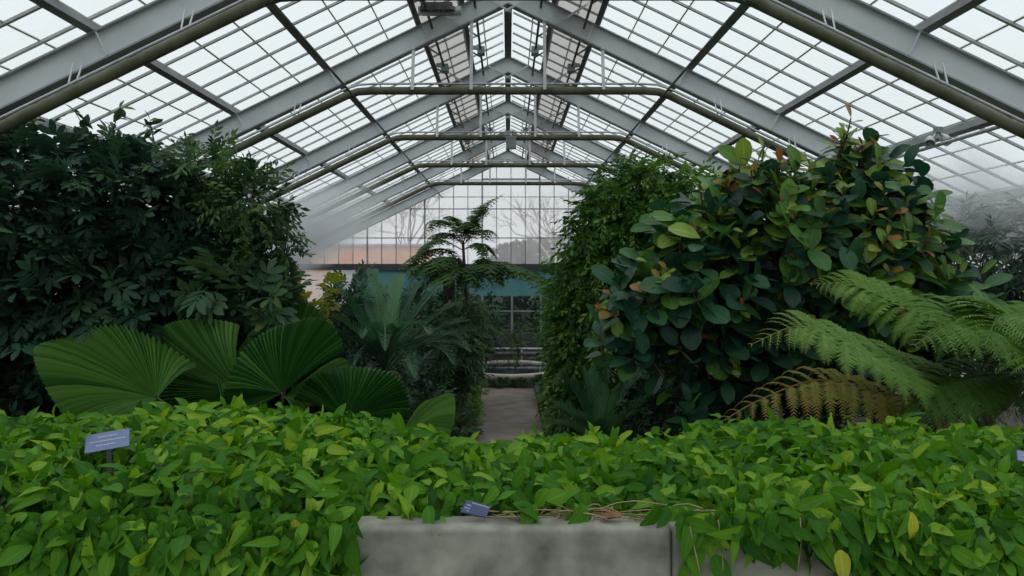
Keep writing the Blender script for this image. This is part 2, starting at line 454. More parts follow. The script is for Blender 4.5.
def shrub(name, label, cat, blobs, tpls, N, size, mat, seed, base=None, rad=.04, tint=(.4, .2), rmin=.5, group=None, per=4, below=.3, topt=0., o_kw={}, front=0., tmax=1., thin=0., part='foliage', limb=True):
    r = np.random.default_rng(seed)
    cen = np.array([b[:3] for b in blobs]); m = cen.mean(0)
    base = V3(m[0], m[1], 0) if base is None else np.asarray(base, float)
    root = thing(name, label, cat, base, group)
    if limb: limbs(root, base, blobs, rad, r, M['bark'], M['twig'], per=per)
    p, o = crown(blobs, N, r, rmin, front, below)
    Mx = orient(o, r, **o_kw); sc = size * r.uniform(.7, 1.2, len(p)); Mx = Mx * sc[:, None, None]
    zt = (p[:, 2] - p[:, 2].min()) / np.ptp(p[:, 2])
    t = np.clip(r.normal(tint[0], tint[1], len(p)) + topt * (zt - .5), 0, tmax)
    if thin:
        Mx = Mx * (1 - .3 * zt ** 2)[:, None, None]; kp = r.random(len(p)) > thin * np.clip(zt * 2 - 1, 0, 1); p, Mx, t = p[kp], Mx[kp], t[kp]
    g = G(); k = r.integers(0, len(tpls), len(p))
    for i, tp in enumerate(tpls):
        g.inst(tp, Mx[k == i], p[k == i], t[k == i])
    g.build(part, mat, root, True)
    return root


# ================================================================== THE HOUSE
SL, AP = .485, H0 + 3.37               # roof slope, top of the rafters at the ridge
RY = [-3.35, -.2, 2.95, 6.1, 9.25, 12.4, 15.55, 18.7, 21.85]
Y0, Y1, EX = -3.35, 21.9, 7.2
al = math.atan(SL); ca, sa = math.cos(al), math.sin(al)


def onroof(x, y, off=0.):              # point on the rafter-top plane, off along the outward normal
    s = 1 if x >= 0 else -1
    return V3(x + s * off * sa, y, AP - SL * abs(x) + off * ca)


G().box((0, 10, -.15), (16, 26, .3)).build('floor', M['soil'], kind='structure', label='dark soil of the planting beds under the plants', category='floor')
g = G()
g.box((0, 12.15, .012), (1.07, 8.6, .03)).box((0, 7, .01), (1.07, 2.2, .03))
g.build('floor_path', M['gravel'], kind='structure', label='grey brown path running between the beds to the round basin', category='path')
for s, lab in ((-1, 'dark mossy edging along the bed with the cycad beside the path'), (1, 'dark mossy edging along the vine covered side of the path')):
    G().box((s * .585, 12, .05), (.09, 8.4, .14)).build('trim_1' if s < 0 else 'trim_2', M['curb'], kind='structure', label=lab, category='edging')
G().box((0, .1, .4), (9, 4.7, .8)).build('floor_terrace', M['concrete'], kind='structure', label='raised concrete terrace in front of the planter', category='floor')

# rafters, each frame one object
order = ['above the terrace end', 'over the terrace', 'over the planter', 'nearest frame crossing the top corners', 'second frame back from the planter', 'third frame back from the planter', 'fourth frame back from the planter',
         'fifth frame back from the planter', 'last frame, set against the glazed gable']
up_ = [nz(V3(s * sa, 0, ca)) for s in (-1, 1)]
for y, w in zip(RY, order):
    root = thing('rafter', 'grey painted steel roof rafter, ' + w, 'rafter', (0, y, 2.2), 'steel roof rafters', 'structure')
    gw, gf = G(), G()
    for s, n in zip((-1, 1), up_):
        for oa, ob, wd, g_ in ((-.012, -.225, .03, gw), (0, -.014, .12, gf), (-.218, -.232, .12, gf)):
            v = []
            for yy in (y - wd / 2, y + wd / 2):
                v += [V3(0, yy, AP + oa / ca), onroof(s * EX, yy, oa), onroof(s * EX, yy, ob), V3(0, yy, AP + ob / ca)]
            g_.add(v, [[0, 1, 2, 3], [7, 6, 5, 4], [0, 4, 5, 1], [1, 5, 6, 2], [2, 6, 7, 3], [3, 7, 4, 0]])
        for x in np.arange(1.0, 7, 1.07):
            gw.beam(onroof(s * x, y, -.01) - V3(0, .03, 0), onroof(s * x, y, -.21) - V3(0, .03, 0), .012, .05, V3(0, 1, 0))
    gw.build('web', M['steel'], root); gf.build('flange', M['flange'], root)

# glazing, bars, purlins
roof = thing('ceiling', 'pitched glass roof of the conservatory with bars and purlins', 'glass roof', (0, 10, 2.4), None, 'structure')
PX = [1.03, 2.1, 3.17, 4.24, 5.31, 6.38]
gg, gv, gb, gl = G(), G(), G(), G()
r = np.random.default_rng(3)
step = .45; ys = np.arange(Y0, Y1 + .01, step)
lap = [0, .27, .53, .78, 1.03] + [1.03 + 1.07 / 3 * i for i in range(1, 18)]
lap = [x for x in lap if x < EX] + [EX]
for s in (-1, 1):
    n = up_[0 if s < 0 else 1]
    for ya in ys[:-1]:
        for xa, xb in zip(lap[:-1], lap[1:]):
            e = .004
            v = [onroof(s * xa, ya, .13), onroof(s * xb, ya, .13), onroof(s * xb, ya + step, .13), onroof(s * xa, ya + step, .13)]
            (gv if .5 < xa < 1.0 else gg).add(v, [[0, 1, 2, 3]], [[0, 0], [1, 0], [1, 1], [0, 1]], float(r.random()))
    for i, y in enumerate(ys):
        gb.beam(onroof(s * .02, y, .12), onroof(s * EX, y, .12), .03, .022, n)
    for x in lap[1:-1]:
        gl.beam(onroof(s * x, Y0, .135), onroof(s * x, Y1, .135), .014, .012, n)
gg.build('roof_glass', M['glass'], roof); gv.build('vent_glass', M['vent'], roof)
gb.build('glazing_bars', M['bar'], roof, kind='stuff'); gl.build('pane_laps', M['lap'], roof, kind='stuff')
G().beam((0, Y0, AP + .06), (0, Y1, AP + .06), .10, .16).build('ridge_beam', M['purlin'], roof)
for s in (-1, 1):
    n = up_[0 if s < 0 else 1]
    for x in [.53] + PX:
        G().beam(onroof(s * x, Y0, .045), onroof(s * x, Y1, .045), .06, .09, n).build('purlin', M['purlin'], roof)

# side walls and eaves
ze = AP - SL * EX
for s, nm in ((-1, 'wall_left'), (1, 'wall_right')):
    wl = thing(nm, 'low concrete and glass side wall ' + ('behind the dark leaved tree' if s < 0 else 'behind the round leaved fig'), 'wall', (s * (EX + .05), 10, 0), None, 'structure')
    G().box((s * (EX + .05), 9.7, .35), (.2, 24.3, .7)).build('plinth', M['concrete'], wl)
    g = G()
    for y in np.arange(Y0, Y1, .75): g.box((s * (EX + .05), y, (ze + .7) / 2), (.06, .05, ze - .7))
    g.box((s * (EX + .05), 9.7, ze), (.14, 24.3, .16)); g.build('mullions', M['mull'], wl, kind='stuff')
    g = G()
    for y in np.arange(Y0, Y1 - .3, .75): g.box((s * (EX + .05), y + .375, (ze + .7) / 2), (.008, .74, ze - .7), float(r.random()))
    g.build('wall_glass', M['gglass'], wl)

# gable wall
GY = 21.95
gab = thing('wall_back', 'tall glazed gable wall at the far end above the teal band', 'gable wall', (0, GY, 0), None, 'structure')
zb0, zb1 = 2.48, 2.65
gl, gm = G(), G()
dx = .396; x0 = (511 - 508) / F * GY
xs = [x0 + dx * i for i in range(-19, 19)]
rows = [zb1, H0 + 35 / F * GY, H0 + 64 / F * GY, H0 + 94 / F * GY, 6.2]
for i, x in enumerate(xs):
    zt = AP - SL * max(abs(x), abs(x + dx) if abs(x + dx) > abs(x) else abs(x)) + .1
    ztop = lambda a: AP + .1 - SL * abs(a)
    if min(ztop(x), ztop(x + dx)) > zb1 + .02:
        xm = [x, x + dx] if x * (x + dx) >= 0 else [x, 0, x + dx]
        for a, b in zip(xm[:-1], xm[1:]):
            gl.add([(a, GY, zb1), (b, GY, zb1), (b, GY, ztop(b)), (a, GY, ztop(a))], [[0, 1, 2, 3]], None, float(r.random()))
    thick = (i - 19) % 4 == 2
    if ztop(x) > zb1: gm.box((x, GY - .01, (zb1 + ztop(x)) / 2), (.035 if thick else .018, .06 if thick else .035, ztop(x) - zb1))
for z, xa, xb in ((rows[1], -9, 9), (rows[2], -9, 9), (H0 + 76 / F * GY, -9, 9), (rows[3], -.72, .9)):
    hw = (AP - z) / SL; xa, xb = max(xa, -hw), min(xb, hw)
    gm.box(((xa + xb) / 2, GY - .02, z), (xb - xa, .04, .016 if abs(z - H0 - 76 / F * GY) < .01 else .026))
gl.build('gable_glass', M['gglass'], gab); gm.build('mullions', M['mull'], gab, kind='stuff')
G().box((0, GY - .04, (zb0 + zb1) / 2), (2 * EX, .16, zb1 - zb0)).build('sill_beam', M['gbeam'], gab)
G().box((1.4, GY - .01, 2.125), (11.2, .06, .71)).build('teal_panel', M['teal'], gab, label='teal painted band')
G().box((-5.7, GY, 1.62), (3.0, .01, 1.72), .2).build('lower_glass', M['gglass'], gab)
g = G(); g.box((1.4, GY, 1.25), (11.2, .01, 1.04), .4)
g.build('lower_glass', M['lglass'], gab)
g = G()
for px in (395, 424, 453, 482.5, 512, 541, 570, 599):
    g.box(((px - 508) / F * GY, GY - .05, 1.25), (.06, .07, 1.06))
g.box((0, GY - .05, 1.35), (2 * EX, .05, .04)); g.build('lower_posts', M['mull'], gab)
G().box((0, GY, .37), (2 * EX, .2, .74)).build('plinth', M['gbeam'], gab)

# heating pipes slung under the roof
HP, BX = 2.09, 1.74
for k, y in enumerate([5.97, 9.13, 12.28, 15.43, 18.58]):
    wd = ['nearest the planter', 'one bay behind the nearest', 'with the grey box hanging from it', 'one bay behind the hanging box', 'closest to the glazed gable'][k]
    root = thing('heating_pipe', 'olive stained bent heating pipe slung under the roof, ' + wd, 'pipe', (0, y, H0 + HP), 'heating pipes under the roof')
    z = H0 + HP
    end = 6.3
    pts = [(-end, y, z - SL * (end - BX)), (-BX - .12, y, z - SL * .12), (-BX + .02, y, z - .012), (-BX + .2, y, z), (BX - .2, y, z), (BX - .02, y, z - .012), (BX + .12, y, z - SL * .12), (end, y, z - SL * (end - BX))]
    pts2 = []
    for a, b in zip(pts[:-1], pts[1:]): pts2 += [np.array(a) + (np.array(b) - a) * t for t in np.linspace(0, 1, 5)[:-1]]
    pts2.append(np.array(pts[-1]))
    G().tube(pts2, .046, 12).build('pipe', M['pipe'], root, True)
    G().tube([np.array(q) + V3(0, .02, .085) for q in pts2], .013, 6).build('conduit', M['conduit'], root, True)
    for s in (-1, 1):
        for x in (.42, 1.09):
            zt = AP - SL * x - .26
            G().beam((s * x, y - .06, z), (s * x, y + .05, zt + .02), .012, .036, V3(1, 0, 0)).beam((s * x, y - .0, zt), (s * x, y + .13, zt), .03, .02).build('hanger', M['white'], root)
        for x in (2.45, 3.3, 4.15, 5.0):
            zc = z - SL * (x - BX)
            g = G()
            for e in (-.022, .022): g.beam((s * (x + e), y, zc - .03), (s * (x + e * 1.6 - .03), y + .08, zc + .26), .008, .012, V3(1, 0, 0))
            g.beam((s * x - .03, y, zc + .03), (s * x + .03, y, zc + .03), .02, .015)
            g.build('bracket', M['white'], root)

# tie rods through the pipe bends
for s in (-1, 1):
    G().tube([(s * (BX + .03), 2, H0 + HP - .06), (s * (BX + .03), 21.5, H0 + HP - .06)], .014, 6).build('tie_rod', M['purlin'], None, True, **P('thin dark rod running lengthwise under the pipe bends on the ' + ('fan palm' if s < 0 else 'fig') + ' side', 'rod', 'lengthwise rods'))
# ridge bracing at every visible rafter
for y, w in zip(RY[4:], ['second', 'third', 'fourth', 'fifth', 'last']):
    root = thing('ridge_brace', 'pale crossed braces under the ridge at the %s rafter from the planter' % w, 'brace', (0, y, AP - .3), 'ridge braces')
    for s in (-1, 1):
        G().beam((s * .3, y - .09, AP - .17), (-s * .03, y - .09 - .02 * s, AP - .36), .024, .012, V3(0, 1, 0)).build('strut', M['conduit'], root)
        G().beam((s * 1.0, y - .1, AP - .22 - .0), (s * .55, y - .1, AP - .52), .026, .012, V3(0, 1, 0)).build('strut', M['conduit'], root)
# vent shafts with racks
for s in (-1, 1):
    for x, drop, w in ((.42, .09, 'beside the ridge'), (.92, .09, 'along the lower vent edge')):
        root = thing('vent_shaft', 'dark ridge vent shaft with rack arms %s, %s side' % (w, 'fan palm' if s < 0 else 'fig'), 'vent gear', onroof(s * x, 12, -drop), 'vent opening gear')
        G().tube([onroof(s * x, 3.5, -drop), onroof(s * x, 21.5, -drop)], .016, 8).build('shaft', M['dark'], root, True)
        for y in np.arange(4.4, 21.3, 1.0):
            G().beam(onroof(s * x, y, -drop), onroof(s * (x + .1), y, .08), .02, .02, V3(0, 1, 0)).build('rack_arm', M['dark'], root)
        for y in (11.0, 17.1):
            c = onroof(s * x, y, -drop - .02); G().box(c, (.10, .16, .10)).beam(c + V3(0, 0, .03), c + V3(s * .12, 0, .05), .05, .03, V3(0, 1, 0)).build('gearbox', M['box'], root)

# hanging box on the third pipe
y = 12.2
root = thing('sensor_box', 'small grey metal box hanging at the middle of the third pipe', 'control box', W(511, 149, y))
c = W(511, 143.5, y)
G().box(c, (.155, .13, .16)).box(c + V3(0, 0, .09), (.17, .15, .025)).build('housing', M['box'], root)
g = G()
for i in range(4): g.box(c + V3(0, -.068, -.055 + .03 * i), (.11, .008, .012))
g.build('vent_louvers', M['flange'], root)
G().tube([c + V3(0, 0, .09), c + V3(0, .02, .2)], .012, 6).box(c + V3(0, .02, .19), (.1, .05, .02)).build('mount', M['conduit'], root)
# vent motor high by the second rafter
y = 8.6
root = thing('vent_motor', 'dark chain driven vent motor high beside the ridge above the nearest pipe', 'motor', W(438, 14, y))
c = W(437, 9, y)
G().box(c, (.34, .16, .10)).build('housing', M['dark'], root)
G().tube([c + V3(-.2, 0, -.02), c + V3(.26, 0, -.02)], .05, 12).build('drum', M['conduit'], root, True)
g = G()
for i in range(3): g.lathe(c + V3(-.12 + .13 * i, -.06, -.02), [(.012, -.02), (.06, -.02), (.06, .02), (.012, .02)], 14)
g.build('gear', M['dark'], root)
# flood light under the purlin at the right
y = 7.2
root = thing('flood_light', 'grey twin flood light clamped under the purlin above the fig', 'lamp', W(938, 150, y))
for i, (px, py) in enumerate(((930, 142), (946, 140))):
    c = W(px, py, y); d = nz(V3(-.3 + .5 * i, -.5, -.5)); Fm = frame(np.array([d]), np.array([UP]))[0]
    g = G(); g.lathe((0, 0, 0), [(.003, .06), (.032, .056), (.04, .03), (.046, -.035), (.04, -.035), (.033, .0), (.003, .008)], 16)
    v = g.v[0]; g.v[0] = v @ np.stack([Fm[:, 0], Fm[:, 2], -d], 1).T + c
    g.build('lamp_head', M['conduit'], root, True)
    G().tube([c, W(938, 131, y)], .012, 6).build('arm', M['conduit'], root, True)
G().box(W(938, 130, y), (.05, .07, .05)).build('clamp', M['box'], root)
G().tube([V3(3.92, 6.2, W(1000, 123, 6.2)[2]), V3(3.92, 21, W(1000, 123, 6.2)[2])], .018, 8).build('conduit_pipe', M['conduit'], None, True, **P('pale thin pipe running lengthwise below the purlin above the fig', 'pipe'))

# ================================================================== OUTSIDE
G().box((0, 40, -.12), (90, 36, .2)).build('ground_outside', M['lawn'], kind='structure', label='pale winter ground outside the gable', category='ground')
bd = thing('brick_building', 'orange walled building seen through the gable glass', 'building', (-8.2, 32, 0))
G().box((-8.1, 32, 1.7), (9.6, 5, 3.4)).build('wall', M['orange'], bd)
G().box((-8.1, 32, 3.44), (9.8, 5.2, .08)).build('roof_edge', M['flange'], bd)
for i in range(3):
    w_ = G().box((-11.2 + 2.6 * i, 29.49, 1.9), (1.1, .06, 1.3)).build('window', M['white'], bd)
    G().box((-11.2 + 2.6 * i, 29.45, 1.9), (.95, .04, 1.15)).build('pane', M['gbeam'], w_)


def bare(px, Y, h, seed, label):
    r = np.random.default_rng(seed); x = (px - 508) / F * Y
    root = thing('bare_tree', label, 'tree', (x, Y, 0), 'bare trees outside')
    gt, gb = G(), G(); gt.tube([(x, Y, -.05), (x + .1, Y, h * .25), (x, Y, h * .5)], [.16, .12, .08], 8)

    def grow(p, d, l, rad, k):
        q = p + d * l; m = (p + q) / 2 + r.normal(0, l * .06, 3)
        gb.tube(catmull([p, m, q], 5), np.linspace(rad, rad * .6, 5), 4)
        if k:
            for _ in range(3 if k > 1 else 4): grow(p + (q - p) * r.uniform(.5, 1), nz(d + r.normal(0, .45, 3) + UP * .15), l * r.uniform(.55, .8), rad * .55, k - 1)
    for _ in range(6): grow(V3(x, Y, h * r.uniform(.3, .5)), nz(V3(r.normal(0, .6), r.normal(0, .6), 1)), h * .24, .05, 3)
    gt.build('trunk', M['paleb'], root, True); gb.build('branch', M['paleb'], root, True)


bare(556, 30, 6.4, 1, 'bare leafless tree outside the gable beside the vine covered column')
bare(409, 36, 7.6, 2, 'bare leafless tree rising beyond the orange building')
bare(640, 34, 7, 5, 'bare leafless tree outside the gable hidden mostly by the vine')
r = np.random.default_rng(11)
lf = leaf(1, .5, 2)
for px, py, rx, ry, Y, lab in ((560, 256, 70, 15, 40, 'low green bush outside beyond the gable glass'), (505, 330, 95, 45, 25.5, 'dark evergreen hedge outside behind the lower glass')):
    b = [blob(px, py, rx, ry, Y, 1.0)]
    if py > 300: b = [blob(px + d, py, 40, 46, Y, .8) for d in (-120, -70, -20, 30, 80, 130)]
    shrub('hedge' if py > 300 else 'bush', lab, 'hedge' if py > 300 else 'bush', b, [lf], 5200 if py > 300 else 4200, .2 if py > 300 else .34, M['hedge'], px, tint=(.5, .3), rmin=.6, below=-99, per=2)

# ================================================================== BASIN
bc = V3(.06, 18.2, 0)
root = thing('stone_basin', 'round pale stone basin with water at the end of the path', 'basin', bc)
prof = [(1.02, 0), (1.06, .12), (1.13, .15), (1.14, .23), (1.10, .255), (1.0, .255), (.96, .23), (.95, .05), (.02, .05)]
G().lathe(bc, prof, 48, 1.0, 1.3).build('rim', M['stone'], root, True)
G().lathe(bc, [(.975, .225), (.5, .2255), (.01, .2255)], 48, 1.0, 1.3).build('water', water(), root, True)
root = thing('handrail', 'low dark railing with pale top rail behind the stone basin', 'railing', (0, 20.4, 0))
for x in (-1.6, -.62, .35, 1.3): G().tube([(x, 20.4, 0), (x, 20.4, .44)], .022, 8).build('post', M['conduit'], root, True)
G().tube([(-1.7, 20.4, .46), (1.4, 20.4, .46)], .028, 8).build('top_rail', M['conduit'], root, True)
G().tube([(-1.7, 20.4, .33), (1.4, 20.4, .33)], .06, 10).build('lower_rail', M['dark'], root, True)
G().tube([W(483.5, 388, 16.5) * V3(1, 1, 0), W(483.5, 351, 16.5)], .022, 8).lathe(W(483.5, 350, 16.5), [(.001, .04), (.03, .03), (.034, 0), (.02, -.02)], 10).build('bollard_post', M['conduit'], None, True, **P('slim grey post standing at the path edge before the basin', 'post'))

# ================================================================== PLANTER AND GROUND COVER
PW0, PW1, ZW = 2.56, 2.70, 1.58
pl = thing('concrete_planter', 'long weathered concrete planter holding the trailing green ground cover', 'planter', (0, PW0, .8))


def slab(x0, x1, y0, y1, z0, z1, nm, bev):
    o = G().box(((x0 + x1) / 2, (y0 + y1) / 2, (z0 + z1) / 2), (x1 - x0, y1 - y0, z1 - z0)).build(nm, M['concrete'], pl)
    b = o.modifiers.new('round', 'BEVEL'); b.width = bev; b.segments = 4
    return o


xs_ = (672 - 508) / F * PW0
slab(-4.2, xs_ - .001, PW0, PW1, .8, ZW, 'front_wall', .018); slab(xs_ + .001, 4.2, PW0 + .001, PW1, .8, ZW - .002, 'front_wall', .022)
slab(-4.2, 4.2, 4.42, 4.54, 0, 1.40, 'back_wall', .02)
slab(-4.3, -4.2, PW0, 4.5, 0, 1.5, 'end_wall', .02); slab(4.2, 4.3, PW0, 4.5, 0, 1.5, 'end_wall', .02)
RBx = [-300, 0, 60, 130, 190, 240, 300, 335, 375, 410, 450, 500, 560, 640, 690, 720, 760, 820, 900, 960, 1024, 1300]
RBy = [432, 430, 424, 418, 412, 408, 411, 417, 426, 434, 442, 445, 440, 437, 432, 426, 424, 428, 428, 430, 434, 436]


def hgt(x, y):
    x, y = np.asarray(x, float), np.asarray(y, float)
    zb = H0 - (np.interp(508 + x / 4.3 * F, RBx, RBy) + 5 - 273) / F * 4.3
    s = np.clip((y - 2.62) / (4.3 - 2.62), 0, 1)
    zf = 1.60 + .05 * np.clip((-x - .3) * 2, 0, 1) + .02 * np.clip((x - .7) * 3, 0, 1)
    bul = (.05 + .05 * (x < -.3)) * np.sin(s * np.pi)
    z = zf + (zb - zf) * s ** 1.2 + bul * .6 + .015 * np.sin(x * 7 + y * 3) + .012 * np.sin(x * 13 - y * 9)
    return np.where(y > 4.3, z - (y - 4.3) ** 2 * 6, z)


gx, gy = np.meshgrid(np.linspace(-4.15, 4.15, 84), np.linspace(2.69, 4.44, 22))
zz = np.minimum(hgt(gx, gy) - .09, 1.72); v = np.stack([gx, gy, zz], -1).reshape(-1, 3)
i, j = np.meshgrid(np.arange(21), np.arange(83), indexing='ij'); k = i * 84 + j
G().add(v, np.stack([k, k + 1, k + 85, k + 84], -1)).build('soil', M['soil'], pl, True)

r = np.random.default_rng(21)
cov = [leaf(1, wd, 6, .62, .85, dr, fo, wv) for wd, dr, fo, wv in ((.48, .35, .3, .03), (.44, .55, .4, -.035), (.54, .15, .2, .04), (.46, .8, .45, .03))]
g = G()


def cover(p, az, pitch, nrm, size, tint):
    d = np.stack([np.sin(az) * np.cos(pitch), -np.cos(az) * np.cos(pitch), np.sin(pitch)], 1)
    Mx = frame(d, nrm); sc = size
    Mx = Mx * np.stack([sc * r.uniform(.8, 1.15, len(p)), sc, sc], 1)[:, None]
    k = r.integers(0, 4, len(p))
    for a in range(4): g.inst(cov[a], Mx[k == a], p[k == a], tint[k == a])


def tints(n, m=.5, s=.17):
    t = np.clip(r.normal(m, s, n), 0, .84); y = r.random(n) < .002; t[y] = r.uniform(.9, 1, y.sum())
    return t


N = 25000
x = r.uniform(-3.7, 3.7, N); y = 2.60 + (4.5 - 2.60) * r.random(N) ** .95
hole = np.sin(x * 5.1 + 1.3) * np.sin(y * 6.3) > .93
keep = ~hole; x, y = x[keep], y[keep]; N = len(x)
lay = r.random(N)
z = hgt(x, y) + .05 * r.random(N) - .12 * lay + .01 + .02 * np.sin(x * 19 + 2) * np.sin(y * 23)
px_, py_ = 508 + x / y * F, 273 - (z - H0) / y * F
keep = ~((y < 2.66) & (x > -.52) & (x < .78)) & ~((px_ > 76) & (px_ < 140) & (py_ > 404) & (py_ < 472) & (y < 3.25)) & ~((px_ > 440) & (px_ < 510) & (py_ > 484) & (y < 2.8)) & ~((px_ > 1008) & (py_ > 425) & (py_ < 462) & (y < 3.0) & (px_ < 1030))
x, y, z, lay = x[keep], y[keep], z[keep], lay[keep]; N = len(x)
az = r.normal(0, 1.1, N); pit = r.normal(-.22, .6, N)
nr = UP + r.normal(0, .5, (N, 3)) + V3(0, -.5, 0)
patch = .09 * np.sin(x * 2.3 + 1) * np.cos(y * 3.1 + x)
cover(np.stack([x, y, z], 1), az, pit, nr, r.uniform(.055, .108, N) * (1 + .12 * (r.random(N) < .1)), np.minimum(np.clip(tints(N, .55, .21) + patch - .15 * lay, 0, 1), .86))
# leaves spilling over the front of the wall
DX = [-400, 325, 338, 350, 362, 560, 640, 668, 700, 740, 780, 830, 880, 905, 930, 1500]
DY = [660, 660, 600, 545, 515, 512, 512, 521, 535, 543, 545, 551, 562, 590, 660, 660]
N = 16000
x = r.uniform(-2.6, 2.6, N); zlim = H0 - (np.interp(508 + x / 2.5 * F, DX, DY) - 273) / F * 2.5
s = r.random(N); z = 1.64 - s * (1.64 - 1.08)
edge = np.clip((z - zlim) / .10, 0, 1)
thick = np.clip((z - zlim) * .32, .0, .11)
keep = (z > zlim) & (r.random(N) < .25 + .75 * edge) & ((zlim < 1.635))
x, z, thick, N = x[keep], z[keep], thick[keep], int(keep.sum())
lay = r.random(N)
y = PW0 - .02 - thick * (1 - .7 * lay) + np.clip(z - 1.56, 0, 1) * .8
az = r.normal(0, .9, N); pit = r.normal(-.85, .5, N)
nr = V3(0, -1, .6) + r.normal(0, .5, (N, 3))
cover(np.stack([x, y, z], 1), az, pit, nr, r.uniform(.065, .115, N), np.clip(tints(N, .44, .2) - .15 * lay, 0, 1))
# a few single sprays reaching over the bare part of the wall
for px, py, n_ in ((706, 430 + 92, 3), (577, 512, 2), (618, 516, 1), (693, 556, 2), (720, 552, 2), (840, 556, 2), (434, 514, 3), (520, 512, 2), (650, 516, 4)):
    c = W(px, py, 2.56 if py > 518 else 2.66)
    p = c + r.normal(0, .015, (n_, 3)) * V3(2, .5, 1)
    cover(p, r.normal(0, .6, n_), r.normal(-1.0 if py > 515 else -.3, .3, n_), V3(0, -1, .8) + r.normal(0, .2, (n_, 3)), r.uniform(.08, .105, n_), np.clip(r.normal(.5, .12, n_), 0, .78))
for px, py in ((840, 550), (911, 512)):
    cover(W(px, py, 2.47)[None], np.array([.1]), np.array([-1.2]), V3(0, -1, .5)[None], np.array([.09]), np.array([.93]))
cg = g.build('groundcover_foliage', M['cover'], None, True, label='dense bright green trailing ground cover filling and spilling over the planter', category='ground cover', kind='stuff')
g = G()
for _ in range(46):
    a = W(r.uniform(470, 690), r.uniform(511, 518), 2.66); b = a + V3(r.normal(.12, .12), r.uniform(-.06, .05), r.normal(.0, .02)); a[2] = max(a[2], ZW + .008); b[2] = max(b[2], ZW + .008)
    g.tube(catmull([a, (a + b) / 2 + r.normal(0, .012, 3) + UP * .012, b], 6), .0022, 4)
for px, py in ((840, 550), (690, 555), (718, 548), (868, 545), (800, 545)):
    a = W(px, py - 28, 2.54); b = W(px + r.normal(0, 8), py + 22, 2.5); g.tube(catmull([a, (a + b) / 2 + r.normal(0, .01, 3), b], 6), .0022, 4)
g.build('runner_stems', M['dry'], cg, True)
for px, py, lab in ((614, 513, 'curled brown dead leaf lying on the wall top'), ):
    G().inst(leaf(1, .5, 6, .7, .8, -.15, .9), frame(nz(V3(1, -.2, .05))[None], V3(0, -.3, 1)[None]) * .075, W(px - 14, py, 2.63)[None] * V3(1, 1, 0) + UP * (ZW + .006), np.array([.5])).build('dead_leaf', M['dryleaf'], None, True, **P(lab, 'leaf'))


# plant labels
def sign(c, tl, tr, bl, br, Y, mat, label, lines, stake=True):
    a, b, d, e = W(*tl, Y + .03), W(*tr, Y + .03), W(*bl, Y - .02), W(*br, Y - .02)
    root = thing('plant_label', label, 'sign', (d + e) / 2 - UP * (.2 if stake else .0), 'plant labels in the ground cover')
    n = nz(np.cross(b - a, d - a)); n = n if n[1] < 0 else -n
    t = n * -.006
    v = [a, b, e, d, a + t, b + t, e + t, d + t]
    G().add(v, [[0, 3, 2, 1], [4, 5, 6, 7], [0, 1, 5, 4], [1, 2, 6, 5], [2, 3, 7, 6], [3, 0, 4, 7]]).build('plate', mat, root)
    g = G(); rr = np.random.default_rng(5)
    at = lambda u, w_: a + (b - a) * u + (d - a) * w_ + n * .0015
    for y0, x0, x1 in lines:                # fine engraved text, too small to read
        x = x0
        while x < x1:
            w_ = min(rr.uniform(.025, .06), x1 - x)
            g.add([at(x, y0), at(x + w_, y0), at(x + w_, y0 + .055), at(x, y0 + .055)], [[0, 3, 2, 1]]); x += w_ + .012
    g.build('lettering', M['ink'], root)
    if stake:
        m = (d + e) / 2; G().beam(m + UP * .012 + V3(0, .014, 0), m - UP * .22 + V3(0, .03, 0), .018, .006, V3(0, 1, 0)).build('stake', M['dark'], root)
    return root


sign(None, (86, 435.5), (129.5, 428), (84.5, 453.5), (129, 445.5), 3.05, M['slate'], 'pale slate blue plant label on a stake standing in the green ground cover', [(.22, .3, .75), (.45, .1, .92), (.68, .25, .7)])
sign(None, (467, 499.5), (491, 506.5), (460.5, 511.5), (486, 517), 2.63, M['slatedark'], 'small dark blue plant label leaning on the concrete wall top', [(.12, .25, .95), (.36, .1, .95), (.6, .05, .95), (.8, .2, .7)], False)
sign(None, (1017, 450), (1062, 456), (1018, 460), (1060, 470), 3.0, M['slate'], 'slate blue plant label cut by the picture edge below the tree fern', [(.2, .2, .8), (.45, .1, .9), (.7, .2, .6)])


# ================================================================== PLANTS, FAN PALM
def reach(Hb, px, py, R, sgn):          # point on the ray of a photo point at distance R from Hb
    d = W(px, py, 1.) - V3(0, 0, H0); o = V3(0, 0, H0) - Hb
    A_, B_, C_ = d @ d, 2 * d @ o, o @ o - R * R
    q = B_ * B_ - 4 * A_ * C_
    t = (-B_ + sgn * math.sqrt(max(q, 0))) / (2 * A_)
    return V3(0, 0, H0) + d * t - Hb


fp = thing('fan_palm', 'fan palm with huge round pleated leaves behind the ground cover', 'palm', (-1.75, 5.9, 0))
fbase = V3(-1.75, 5.9, .0)
G().tube([fbase, fbase + V3(.02, 0, .35), fbase + V3(0, .02, .62)], [.11, .09, .07], 12).build('trunk', M['bark'], fp, True)


